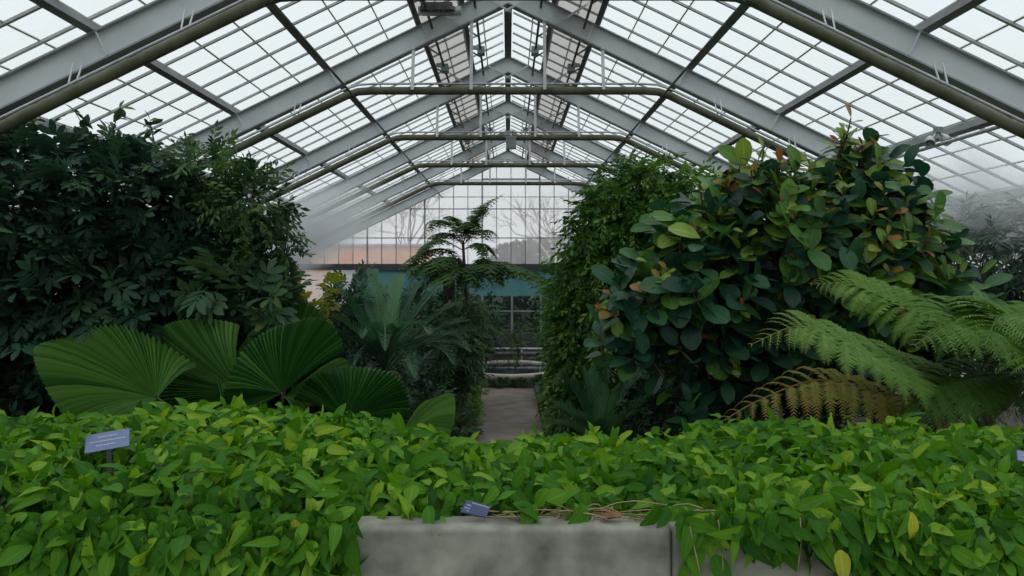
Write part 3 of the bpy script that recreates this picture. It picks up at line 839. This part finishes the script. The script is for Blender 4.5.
def fan(hub, Y, ta, tb, R, th0, th1, npl, tint, cup=.1, droop=.05, sa_=1, sb_=1, seed=0, amp=.8):
    r = np.random.default_rng(seed); Hb = W(*hub, Y); npl = int(npl * 1.35)
    A = reach(Hb, *ta, R, sa_); B = reach(Hb, *tb, R, sb_); N_ = nz(np.cross(A, B)); N_ = N_ if N_[1] < 0 else -N_
    th = np.radians(np.linspace(th0, th1, 2 * npl + 1)); th = th + np.interp(th, np.linspace(th[0], th[-1], 9), np.concatenate([[0], r.normal(0, .035, 7), [0]])); rad = np.array([.02, .2, .42, .66, .86, 1.0])
    u = np.linspace(-1, 1, len(th)); R_ = (1 - .10 * u ** 2) * (1 + .02 * np.sin(u * 5 + seed)) * np.where(np.arange(len(th)) % 2 == 0, .972, 1.0)
    dth = abs(th[1] - th[0])
    sg = np.where(np.arange(len(th)) % 2 == 0, -1, 1.)
    rr = rad[None] * R_[:, None]
    seg = .07 * R * np.sin(th * 4.3 + seed)[:, None] * rr ** 2
    v = Hb + rr[..., None] * (np.cos(th)[:, None, None] * A + np.sin(th)[:, None, None] * B)
    v = v + N_ * ((sg[:, None] * amp * R * dth * rr) + cup * R * (1 - rr ** 2) * rr * 1.5 + seg)[..., None] - UP * (droop * R * rr ** 2.5)[..., None]
    n, m = v.shape[:2]; i, j = np.meshgrid(np.arange(n - 1), np.arange(m - 1), indexing='ij'); k = i * m + j
    tt = np.repeat(np.clip(tint + .2 * sg + .2 * np.repeat(r.normal(0, 1, n // 2 + 1), 2)[:n], 0, 1), m)  # grooves darker, ridges lighter: pleat light and shade put into the tint
    g = G().add(v.reshape(-1, 3), np.stack([k, k + 1, k + m + 1, k + m], -1).reshape(-1, 4), None, tt)
    lf_ = g.build('palm_leaf', M['fan'], fp)
    q = fbase + V3(0, 0, .58); mid = (q + Hb) / 2 + V3(0, .05, .12) * 1
    G().tube(catmull([q, mid, Hb], 10), np.linspace(.014, .008, 10), 6).build('petiole', M['twig'], lf_, True)


#    hub         Y    tip A       tip B      R    range     pleats tint
fan((157, 398), 5.25, (35, 372), (126, 326), .84, -62, 128, 46, .66, .10, .05, 1, 1, 1)
fan((240, 392), 5.75, (160, 400), (193, 309), .74, -38, 118, 38, .42, .10, .05, 1, 1, 2)
fan((282, 393), 5.2, (268, 328), (350, 342), .50, -88, 92, 40, .06, .14, .04, 1, 1, 3)
fan((284, 397), 5.6, (342, 376), (318, 358), .47, -50, 62, 22, .8, .10, .10, 1, 1, 4)
fan((346, 420), 5.5, (362, 361), (412, 424), .48, -70, 100, 30, .05, .16, .05, 1, 1, 5)
fan((398, 442), 5.4, (457, 404), (412, 394), .50, -30, 70, 18, .75, .10, .2, 1, 1, 6, 1.2)
fan((287, 362), 6.1, (290, 304), (345, 345), .55, -75, 80, 34, .40, .10, .05, 1, 1, 7)
fan((225, 420), 5.6, (262, 395), (205, 375), .40, -60, 80, 24, .45, .10, .05, 1, 1, 8)

# ================================================================== LEFT TREE
cps = [compound(9, 1.0, .46, .40, i) for i in range(4)] + [compound(7, 1.05, .5, .42, 9)]
Yl = 6.35
bl = [blob(10, 213, 110, 80, Yl, .7), blob(110, 205, 85, 56, 6.5, .65), blob(178, 238, 60, 54, 6.8, .5), blob(218, 250, 36, 36, 7.0, .4), blob(60, 300, 140, 90, 6.4, .7), blob(170, 290, 78, 56, 6.6, .55), blob(238, 296, 50, 30, 6.5, .35),
      blob(0, 385, 120, 80, 6.5, .6), blob(140, 380, 110, 60, 6.9, .6), blob(-60, 180, 90, 80, 6.3, .7), blob(245, 370, 70, 60, 7.1, .4)]
tr = shrub('broadleaf_tree', 'big dark leaved tree with drooping compound leaves behind the fan palm', 'tree', bl, cps, 4300, .30, M['dleaf'], 31, base=(-3.2, 6.7, 0), rad=.11, tint=(.40, .18), rmin=.45, topt=.2, per=7, tmax=.86, thin=.35,
           o_kw=dict(out=.7, up=.12, jit=.6, nup=.9, nout=.5, njit=.35), below=.35)
r = np.random.default_rng(32); g = G()
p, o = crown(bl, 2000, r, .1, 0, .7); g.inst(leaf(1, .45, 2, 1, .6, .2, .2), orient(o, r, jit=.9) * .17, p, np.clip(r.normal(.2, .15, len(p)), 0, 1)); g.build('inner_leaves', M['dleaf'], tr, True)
# airy twigs reaching out of the top
g, gt = G(), G()
for px, py, n_ in ((120, 108, 7), (185, 135, 6), (40, 108, 8), (150, 120, 7), (212, 150, 6), (255, 165, 6), (10, 112, 7), (75, 112, 7), (290, 205, 5), (285, 240, 5), (232, 160, 6)):
    Y = 6.5; e = W(px, py, Y); s = e + V3(r.normal(-.05, .15), .1, -.45); sp = catmull([s, (s + e) / 2 + r.normal(0, .05, 3), e], 8); gt.tube(sp, np.linspace(.01, .003, 8), 4)
    k = n_ * 3; ix = r.integers(2, 8, k); pp = sp[ix]; o = nz(r.normal(size=(k, 3)) + V3(0, -.3, .1)); g.inst(leaf(1, .5, 3, .9, .7, .2, .2), orient(o, r, .9, .1, .3) * r.uniform(.08, .13, k)[:, None, None], pp, np.clip(r.normal(.65, .2, k), 0, 1))
gt.build('branchlets', M['twig'], tr, True, kind='stuff'); g.build('young_leaves', M['dleaf'], tr, True)

lt = [sprig(9, .42, .34, .3, i) for i in range(4)]
Y = 6.5
shrub('twiggy_shrub', 'tall twiggy shrub with small light green leaves beside the mist', 'shrub', [blob(245, 205, 36, 28, Y, .4), blob(270, 240, 20, 32, Y, .3), blob(205, 175, 36, 20, Y, .35), blob(255, 272, 24, 22, Y, .3), blob(225, 235, 34, 30, 6.6, .3)], lt, 560, .21, M['lleaf'], 41,
      base=(-2.15, 6.75, 0), rad=.035, tint=(.5, .22), per=8, topt=.2, rmin=.4)
r = np.random.default_rng(42); g = G()          # the paler spray of compound leaves above the fan palm
p, o = crown([blob(255, 300, 38, 18, 6.1, .2), blob(225, 285, 30, 16, 6.1, .2)], 46, r, .3); Mx = orient(o, r, .6, .1, .4) * .28
g.inst(cps[0], Mx[:23], p[:23], np.clip(r.normal(.75, .08, 23), 0, .85)); g.inst(cps[4], Mx[23:], p[23:], np.clip(r.normal(.75, .08, len(p) - 23), 0, .85)); g.build('pale_spray', M['dleaf'], tr, True)
# yellow-green plant
shrub('yellow_leaved_shrub', 'small shrub with yellow green leaves before the orange wall', 'shrub', [blob(313, 303, 18, 14, 7.6, .25), blob(302, 315, 18, 14, 7.6, .25)], [compound(7, .9, .5, .46, 3)], 34, .24, M['yleaf'], 43, rad=.02, tint=(.55, .3), rmin=.4, per=3)
shrub('grey_green_shrub', 'grey green bushy plant between the fan palm and the cycad', 'shrub', [blob(335, 325, 24, 26, 7.9, .4), blob(322, 350, 28, 30, 7.9, .4), blob(350, 300, 14, 20, 8.2, .3)], [compound(9, 1, .45, .34, 5), lt[0]], 260, .24, M['mistleaf'], 44, rad=.03, tint=(.3, .3))


# ================================================================== CYCADS
def cycad(label, base, crown_z, tips, Lw, mat, seed, n=46, lw=.11, tint=.45, rise=.35, trunk=.13, cat='cycad'):
    r = np.random.default_rng(seed); base = np.asarray(base, float); cz = base * V3(1, 1, 0) + UP * crown_z
    root = thing('cycad', label, cat, base * V3(1, 1, 0))
    g = G(); g.tube([base * V3(1, 1, 0), (base * V3(1, 1, 0) + cz) / 2, cz], [trunk * 1.1, trunk, trunk * .85], 14)
    for k in range(60):                       # old leaf bases round the trunk
        a = k * 2.4; z = crown_z * (k + 1) / 61; d = V3(math.cos(a), math.sin(a), .4); c = base * V3(1, 1, 0) + UP * z + d * trunk * V3(1, 1, 0)
        g.tube([c - d * .02, c + d * .05], [.03, .015], 5)
    g.build('trunk', M['bark'], root, True)
    st = strip(lw, 2, .12)
    for tp in tips:
        tip = np.asarray(tp[:3], float); sag = tp[3] if len(tp) > 3 else rise
        d = tip - cz; l = np.linalg.norm(d)
        m = cz + d * .5 + UP * l * sag; q = cz + d * .82 + UP * l * sag * .62
        g = G(); pinnate(g, [cz, cz + d * .2 + UP * l * sag * .7, m, q, tip], n, Lw, st, np.clip(tint + r.normal(0, .24), 0, 1), .68, .42, .0, .14, .03, .011, r, lambda x: np.clip((x - .1) * 6, .2, 1) * np.clip((1.06 - x) * 3.2, .12, 1))
        g.build('frond', mat, root, True)
    return root


Yc = 7.6
cz = H0 - (372 - 273) / F * Yc; cx = (385 - 508) / F * Yc
T = [(325, 277, 7.9), (357, 277, 8.1), (371, 270, 8.3), (400, 276, 8.2), (441, 287, 7.9), (459, 304, 7.7), (469, 321, 7.7), (474, 331, 7.4), (470, 352, 7.3), (462, 340, 7.7), (345, 300, 7.2), (333, 318, 7.0), (384, 284, 8.7), (420, 282, 8.5),
     (430, 335, 6.6), (400, 330, 6.5), (362, 338, 6.5), (330, 350, 6.8), (455, 365, 6.7), (415, 378, 6.5), (350, 372, 6.4), (385, 350, 6.2)]
cycad('large blue green cycad with stiff feathery fronds beside the fan palm', (cx, Yc, 0), cz, [(*W(*t), .10 if t[1] < 335 else .2) for t in T], .145, M['cycad'], 51, 50, .10, .62)
Yd = 7.6
cx = (600 - 508) / F * Yd
T = [(566, 384, 7.4), (552, 408, 7.2), (546, 428, 7.0), (612, 366, 7.6), (588, 374, 7.8), (640, 378, 7.6), (655, 400, 7.3), (630, 420, 7.0), (590, 428, 6.9), (570, 420, 6.9), (612, 392, 7.0)]
cycad('low dark cycad with fine fronds at the fig side of the path', (cx, Yd, 0), .62, [(*W(*t), .16) for t in T], .19, M['cycad'], 52, 46, .08, .75, trunk=.10)

# ================================================================== FEATHERY TREE
Yf = 13.2
r = np.random.default_rng(61)
ft = thing('feathery_tree', 'slim tree with tiers of feathery drooping fronds before the gable glass', 'tree', (W(466, 300, Yf)[0], Yf, 0))
xb = W(466, 300, Yf)[0]
hubs = [W(463, 243, Yf), W(466, 268, Yf), W(470, 262, Yf)]
G().tube(catmull([(xb, Yf, 0), (xb + .05, Yf, 1.2), W(466, 300, Yf), W(463, 242, Yf)], 16), np.linspace(.055, .022, 16), 8).build('trunk', M['bark'], ft, True)
FS = [[(463, 243), (472, 222), (484, 206), (504, 194)], [(463, 243), (470, 228), (480, 214), (492, 200)], [(463, 243), (448, 224), (434, 222), (425, 236)], [(463, 245), (450, 234), (436, 236), (426, 248)], [(463, 245), (478, 232), (488, 232), (494, 242)],
      [(463, 250), (440, 240), (424, 248), (412, 262)], [(463, 250), (478, 244), (486, 250), (490, 262)], [(463, 243), (458, 225), (452, 218), (444, 217)],
      [(466, 270), (446, 258), (430, 264), (414, 280)], [(466, 270), (450, 264), (436, 272), (426, 286)], [(466, 270), (490, 262), (512, 266), (534, 280)], [(466, 272), (500, 266), (530, 272), (556, 290)], [(466, 272), (480, 266), (494, 272), (504, 286)],
      [(466, 270), (456, 260), (444, 262), (436, 278)], [(466, 274), (472, 268), (480, 276), (484, 290)], [(463, 246), (462, 232), (470, 224), (478, 228)], [(466, 268), (440, 262), (420, 266), (410, 274)]]
for i, f_ in enumerate(FS + FS[8:15]):
    dy = r.uniform(-.9, .7); f_ = [f_[0]] + [(a + (i > 16) * r.normal(0, 5), b + (i > 16) * r.normal(0, 4)) for a, b in f_[1:]]; pts = [W(a, b, Yf + dy * k / 3) for k, (a, b) in enumerate(f_)]
    g = G(); bipinnate(g, pts, 15, .25 if i < 8 else .33, np.clip(.6 + r.normal(0, .2), 0, 1), r, 7, None, .6, .34, .3, .010, .12, .25, lfl=.40)
    g.build('frond', M['feather'], ft, True)
Y = 13.5
tk = thing('shaggy_palm', 'stout brown shaggy trunk with hanging dry leaves beside the feathery tree', 'tree', (W(449, 300, Y)[0], Y, 0))
xt = W(449, 300, Y)[0]
G().tube([(xt, Y, 0), (xt, Y, 1.2), (xt, Y, W(449, 278, Y)[2])], [.13, .12, .10], 12).build('trunk', M['bark'], tk, True)
g = G(); r = np.random.default_rng(63)
for k in range(16):
    a = k * 2.4; d = V3(math.cos(a), math.sin(a), 0); s = V3(xt, Y, W(449, 280, Y)[2]); pinnate(g, [s, s + d * .3 + UP * .22, s + d * .6 + UP * .12, s + d * .8 - UP * .15], 22, .2, strip(.16, 1), .4, .4, .1, .3, .1, .05, .008, r)
g.build('foliage', M['feather'], tk, True)

# ================================================================== VINE COLUMN
vt = [sprig(9, .46, .34, .55, i) for i in range(5)]
Y = 9.3
vine_ = shrub('climbing_vine', 'tall column smothered in small leaved climbing vine on the fig side of the path', 'climber', [blob(640, 196, 40, 34, Y, .55), blob(622, 235, 50, 50, Y, .6), blob(655, 230, 50, 50, Y, .6), blob(602, 290, 46, 55, Y, .55), blob(650, 290, 60, 60, Y, .6), blob(592, 340, 36, 50, 9.2, .45), blob(580, 385, 26, 50, 9.3, .35), blob(640, 350, 60, 60, 9.4, .5), blob(690, 215, 25, 40, Y, .4), blob(610, 420, 40, 50, 9.5, .4)],
      vt, 4000, .25, M['vine'], 71, base=(1.35, 9.6, 0), rad=.09, tint=(.5, .28), rmin=.55, topt=.1, per=4, o_kw=dict(out=.8, up=-.25, jit=.4, nup=.8, nout=.6, njit=.3))
r = np.random.default_rng(72); g = G()
vb = [blob(640, 205, 30, 30, 9.4, .4), blob(622, 240, 40, 45, 9.4, .5), blob(655, 240, 42, 45, 9.4, .5), blob(602, 295, 36, 50, 9.4, .45), blob(650, 300, 50, 55, 9.4, .5), blob(592, 345, 30, 45, 9.3, .4), blob(578, 390, 24, 45, 9.4, .35), blob(640, 360, 50, 55, 9.5, .4)]
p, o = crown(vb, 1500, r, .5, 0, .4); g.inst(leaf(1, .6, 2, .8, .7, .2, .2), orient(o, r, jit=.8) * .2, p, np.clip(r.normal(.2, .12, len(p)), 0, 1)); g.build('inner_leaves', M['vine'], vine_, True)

# ================================================================== FIG
Yg = 6.9
fb = [blob(760, 245, 75, 70, 6.8, .6), blob(830, 240, 80, 75, 6.9, .7), blob(880, 225, 50, 65, 6.9, .55), blob(700, 280, 62, 55, 6.6, .5), blob(650, 310, 45, 38, 6.5, .35), blob(800, 310, 90, 70, 7.0, .6), blob(900, 290, 70, 60, 7.1, .5), blob(720, 350, 65, 50, 6.8, .4), blob(855, 180, 34, 40, 6.9, .3), blob(760, 190, 40, 32, 6.8, .4), blob(690, 225, 36, 30, 6.8, .4)]
fg = thing('round_leaved_fig', 'broad shrub with large round leathery leaves and bronze young tips', 'shrub', (2.05, 7.1, 0))
r = np.random.default_rng(81)
limbs(fg, (2.05, 7.1, 0), fb, .10, r, M['bark'], M['twig'], per=6)
big = [leaf(1, .66, 5, .85, .5, .16, .16), leaf(1, .72, 5, .8, .5, .28, .2), leaf(1, .58, 5, .8, .6, .08, .25)]
g, gt = G(), G()
p, o = crown(fb, 270, r, .86, .45, .25)
tips = [(q, nz(o_ * .6 + UP * .7 + r.normal(0, .25, 3))) for q, o_ in zip(p, o)]
for px, py in ((851, 118), (845, 132), (858, 150), (764, 150), (792, 165), (808, 160), (740, 165), (716, 190), (905, 175), (925, 195), (952, 225), (700, 190), (880, 165), (775, 178), (640, 330), (600, 325), (690, 405), (980, 270), (985, 300), (930, 250), (920, 280), (960, 262)):
    tips.append((W(px, py, 6.8 if py < 300 else 6.3), nz(V3(r.normal(0, .2), -.15, 1))))
zt = np.array([q[2] for q, _ in tips]); z0, z1 = zt.min(), zt.max()
for (q, d), z in zip(tips, zt):
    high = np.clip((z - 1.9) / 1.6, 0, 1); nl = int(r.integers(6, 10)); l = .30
    gt.tube(catmull([q - d * l, q - d * l * .5 + r.normal(0, .015, 3), q], 5), np.linspace(.011, .006, 5), 5)
    x = nz(np.cross(d, V3(.3, .9, .1))); y_ = np.cross(d, x)
    fresh = r.random() < .4 + .45 * high
    for k in range(nl):
        age = k / (nl - 1)                     # 0 = newest leaf at the tip
        a = k * 2.4 + r.uniform(0, .5); el = .95 - 1.15 * age + r.normal(0, .18)
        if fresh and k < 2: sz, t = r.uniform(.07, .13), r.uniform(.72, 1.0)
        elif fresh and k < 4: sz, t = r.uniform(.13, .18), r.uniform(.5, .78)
        else: sz, t = r.uniform(.17, .27), np.clip(r.normal(.20 + .50 * high, .16), 0, .74)  # lighter with height: younger growth, and the shade lower down put into colour
        dd = nz((x * math.cos(a) + y_ * math.sin(a)) * math.cos(el) + d * math.sin(el)); nn = d + UP * .5 + V3(0, -.25, 0) + r.normal(0, .2, 3)
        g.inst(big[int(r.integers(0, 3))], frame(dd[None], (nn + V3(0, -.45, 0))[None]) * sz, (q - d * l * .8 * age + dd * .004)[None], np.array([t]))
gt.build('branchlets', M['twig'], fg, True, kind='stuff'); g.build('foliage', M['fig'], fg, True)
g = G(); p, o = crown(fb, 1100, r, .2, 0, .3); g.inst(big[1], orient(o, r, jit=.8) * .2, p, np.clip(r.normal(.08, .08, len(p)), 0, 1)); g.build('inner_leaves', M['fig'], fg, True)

# ================================================================== TREE FERN
Ye = 5.3
r = np.random.default_rng(91)
fx = W(1030, 372, Ye)[0]
fe = thing('tree_fern', 'tree fern with arching light green fronds over the ground cover', 'fern', (fx - .12, Ye + .1, 0))
cw = W(1030, 372, Ye)
G().tube(catmull([(fx - .12, Ye + .1, 0), W(985, 440, Ye + .1), W(1008, 400, Ye), cw], 12), np.linspace(.06, .022, 12), 10).build('trunk', M['bark'], fe, True)
FR = [([(1030, 372, 5.3), (960, 378, 5.1), (895, 362, 4.95), (835, 338, 4.8), (795, 327, 4.75), (752, 344, 4.7)], .34, .45, .70, .25),
      ([(1030, 370, 5.3), (960, 338, 5.5), (900, 306, 5.6), (850, 284, 5.65), (812, 284, 5.65)], .36, .45, .68, .35),
      ([(1030, 368, 5.3), (1000, 330, 5.1), (960, 318, 4.9), (915, 345, 4.6)], .42, .40, .55, .3),
      ([(1030, 370, 5.3), (1020, 325, 5.2), (1000, 315, 4.9), (985, 345, 4.5)], .40, .45, .5, .3),
      ([(1030, 372, 5.3), (1060, 320, 5.3), (1110, 310, 5.3), (1170, 350, 5.3)], .40, .45, .5, .3),
      ([(1030, 372, 5.3), (1010, 350, 5.8), (960, 330, 6.2), (900, 335, 6.5)], .36, .25, .35, .3),
      ([(1030, 374, 5.3), (980, 375, 5.0), (930, 390, 4.8), (890, 425, 4.7)], .30, .06, .12, .5),
      ([(1030, 374, 5.3), (1040, 350, 5.0), (1050, 360, 4.6), (1060, 400, 4.3)], .36, .45, .5, .3),
      ([(1030, 378, 5.3), (960, 398, 5.2), (880, 393, 5.1), (820, 380, 5.0), (760, 400, 4.9), (705, 432, 4.85)], .27, .86, .80, .9)]
for k, (pts, Lp, t0, t1, hang) in enumerate(FR):
    g = G(); bipinnate(g, [W(*q) for q in pts], 22, Lp * 1.12, t0, r, 26, t1, .3, .19, .3, .011, .12, hang * .45, V3(0, -.5, .9), .2)
    o = g.build('frond', M['fern'], fe, True)
    if k == len(FR) - 1: o['label'] = 'withered yellow brown frond'

# ================================================================== MISTY TREE AT THE RIGHT
ms_ = [sprig(11, .24, .40, .3, i, .8, 1.0) for i in range(4)]
shrub('fine_leaved_tree', 'grey green fine leaved tree standing in the mist beyond the fig', 'tree', [blob(985, 265, 50, 50, 8.0, .6), blob(1030, 250, 50, 55, 8.0, .6), blob(940, 290, 40, 45, 8.2, .5), blob(1010, 330, 70, 60, 8.2, .6)], ms_, 900, .30, M['mistleaf'], 95, rad=.06, tint=(.5, .3), rmin=.4, per=6, below=.2)

# ================================================================== BEDS ALONG THE PATH
sh = [sprig(9, .5, .36, .45, i + 20) for i in range(4)]; cb = [compound(9, 1, .42, .36, i + 30) for i in range(3)]
thin = [sprig(11, .2, .42, .5, i + 40, .9, .9) for i in range(3)]
fol = lambda nm, lab, cat, bl, tp, n, sz, mt, sd, **k: shrub(nm, lab, cat, bl, tp, n, sz, M[mt], sd, **k)
fol('bushy_shrub', 'dark bushy shrub under the feathery tree at the edge of the path', 'shrub', [blob(440, 345, 36, 40, 12.3, .5), blob(452, 350, 20, 45, 12.6, .45), blob(436, 395, 26, 40, 12.2, .4)], sh + thin, 900, .24, 'shade', 101, rad=.04, tint=(.45, .25))
fol('weeping_shrub', 'weeping shrub with thin hanging leaves beside the end of the path', 'shrub', [blob(470, 328, 18, 34, 14.6, .5), blob(462, 365, 14, 40, 14.0, .35)], thin, 620, .26, 'lleaf', 102, rad=.03, tint=(.4, .25), o_kw=dict(out=.6, up=-.5, jit=.4))
fol('edging_plant', 'low leafy plant with pale yellow green tips at the edge of the path', 'plant', [blob(474, 395, 10, 14, 13.2, .25), blob(470, 412, 12, 14, 12.6, .25)], cb, 120, .16, 'vine', 103, rad=.015, tint=(.75, .2), rmin=.3)
fol('edging_plant', 'low dark leafy plant nearest the planter at the edge of the path', 'plant', [blob(455, 418, 18, 16, 11.6, .3), blob(464, 428, 12, 12, 11.3, .2)], cb, 170, .16, 'shade', 104, rad=.015, tint=(.55, .25), rmin=.3)
fol('edging_plant', 'trailing leafy plant hanging over the edging on the vine side of the path', 'plant', [blob(552, 395, 9, 18, 12.4, .5), blob(558, 420, 10, 16, 11.2, .4)], sh, 240, .17, 'vine', 112, rad=.015, tint=(.45, .25), rmin=.3)
fol('edging_plant', 'dark low plants clustered before the rim of the basin', 'plant', [blob(500, 386, 14, 5, 16.5, .12), blob(522, 386, 14, 5, 16.5, .12), blob(541, 385, 8, 8, 16.5, .15)], cb, 170, .14, 'shade', 105, rad=.012, tint=(.45, .3), rmin=.3, limb=False)
fol('basin_plant', 'thin upright plant with brownish stems standing in the basin', 'plant', [blob(513, 345, 7, 22, 18.4, .2), blob(517, 335, 10, 12, 18.4, .2)], thin, 70, .22, 'lleaf', 106, base=(W(513, 345, 18.4)[0], 18.4, .1), rad=.02, tint=(.5, .3), rmin=.2)
fol('background_shrub', 'tall dark shrub behind the basin to the side of the vine', 'shrub', [blob(568, 330, 20, 50, 15.5, .5), blob(560, 360, 10, 25, 14.6, .3), blob(585, 300, 30, 40, 15.5, .6)], sh, 620, .28, 'vine', 107, rad=.04, tint=(.4, .25))
fol('background_shrub', 'wide dark shrub behind the basin to the side of the feathery tree', 'shrub', [blob(478, 325, 20, 26, 19.5, .5), blob(455, 330, 30, 45, 18.5, .6), blob(420, 330, 40, 40, 17, .7)], sh, 800, .32, 'shade', 108, rad=.04, tint=(.4, .25))
fol('understory_plant', 'dark leafy undergrowth behind the cycad and fan palm', 'plant', [blob(400, 400, 45, 30, 8.8, .5), blob(350, 390, 50, 40, 8.6, .5), blob(290, 370, 40, 40, 8.4, .5), blob(420, 430, 30, 24, 8.8, .3)], cb, 420, .28, 'shade', 109, rad=.03, tint=(.3, .2))
fol('understory_plant', 'dark leafy undergrowth below the round leaved fig', 'plant', [blob(690, 385, 45, 40, 7.8, .5), blob(660, 420, 45, 30, 7.6, .4), blob(780, 410, 60, 40, 7.4, .5), blob(860, 400, 60, 50, 7.2, .5), blob(930, 400, 60, 50, 6.8, .4), blob(720, 430, 40, 30, 7.0, .3)], cb + sh, 720, .26, 'shade', 110, rad=.03, tint=(.22, .2))
fol('understory_plant', 'dark leafy undergrowth below the compound leaved tree', 'plant', [blob(30, 420, 80, 40, 5.9, .3), blob(110, 420, 60, 30, 6.1, .3), blob(-70, 390, 60, 50, 6.0, .3)], cb, 300, .26, 'dleaf', 111, rad=.03, tint=(.3, .2))
# single trunk behind the fig leaves
Y = 7.6
root = thing('shaded_tree', 'short reddish brown tree trunk showing below the fig leaves', 'tree', (W(745, 400, Y)[0], Y, 0))
G().tube([(W(745, 400, Y)[0], Y, 0), W(745, 420, Y), W(746, 350, Y)], [.14, .12, .11], 14).build('trunk', surf('red_brown_bark', (.07, .04, .028), (.15, .09, .065), 9, .9, bump=.5), root, True)

# ================================================================== MIST
def ball(c, ra, name, label, mat, tilt):
    a = np.linspace(-np.pi / 2 + .02, np.pi / 2 - .02, 15)
    o = G().lathe((0, 0, 0), np.stack([np.cos(a), np.sin(a)], 1), 24).build(name, mat, None, True, label=label, category='mist', kind='stuff')
    o.location = [float(x) for x in c]; o.scale = ra; o.rotation_euler = (0, tilt, 0)
    return o


ball(W(300, 236, 15.5), (2.4, 3.6, .8), 'mist_cloud', 'white drifting mist below the roof before the orange wall', mistmat('mist_left', 2.2), -al)
ball(W(985, 205, 7.9), (1.5, 1.3, .75), 'mist_cloud', 'white drifting mist over the fine leaved tree', mistmat('mist_right', 2.4), al)

# ================================================================== SKY, CAMERA, VIEW
w = bpy.data.worlds.new('overcast_sky'); bpy.context.scene.world = w; w.use_nodes = True
nt = w.node_tree; nt.nodes.clear(); L = nt.links.new
out = nd(nt, 'ShaderNodeOutputWorld'); bg = nd(nt, 'ShaderNodeBackground', Strength=2.0); L(bg.outputs[0], out.inputs[0])
tc = nd(nt, 'ShaderNodeTexCoord'); sp = nd(nt, 'ShaderNodeSeparateXYZ'); L(tc.outputs['Generated'], sp.inputs[0])
no = nd(nt, 'ShaderNodeTexNoise', Scale=2.2, Detail=5); L(tc.outputs['Generated'], no.inputs['Vector'])
ad = nd(nt, 'ShaderNodeMath', operation='MULTIPLY_ADD'); L(no.outputs[0], ad.inputs[0]); ad.inputs[1].default_value = .12; L(sp.outputs[2], ad.inputs[2])
mr = nd(nt, 'ShaderNodeMapRange'); L(ad.outputs[0], mr.inputs[0])
for i_, x_ in enumerate((-1, 1, 0, 1)): mr.inputs[i_ + 1].default_value = x_
L(ramp(nt, [(.0, (.05, .05, .045)), (.49, (.08, .08, .075)), (.52, (.40, .42, .43)), (.74, (.485, .51, .525)), (1, (.92, .96, .985))], mr.outputs[0]), bg.inputs[0])

cam = bpy.data.cameras.new('camera'); co = bpy.data.objects.new('camera', cam); C.objects.link(co)
cam.sensor_width = 36; cam.lens = F / 1024 * 36; cam.shift_x = 4 / 1024; cam.shift_y = -15 / 1024
cam.clip_start = .05; cam.clip_end = 300
co.location = (0, 0, H0); co.rotation_euler = (math.pi / 2, 0, 0)
sc = bpy.context.scene; sc.camera = co
sc.view_settings.view_transform = 'Standard'; sc.view_settings.look = 'None'
sc.view_settings.exposure = 0; sc.view_settings.gamma = 1; sc.view_settings.use_curve_mapping = False
cy = sc.cycles
cy.max_bounces = 7; cy.diffuse_bounces = 4; cy.glossy_bounces = 3; cy.transmission_bounces = 5; cy.transparent_max_bounces = 14; cy.volume_bounces = 1
cy.caustics_reflective = False; cy.caustics_refractive = False
cy.use_denoising = True
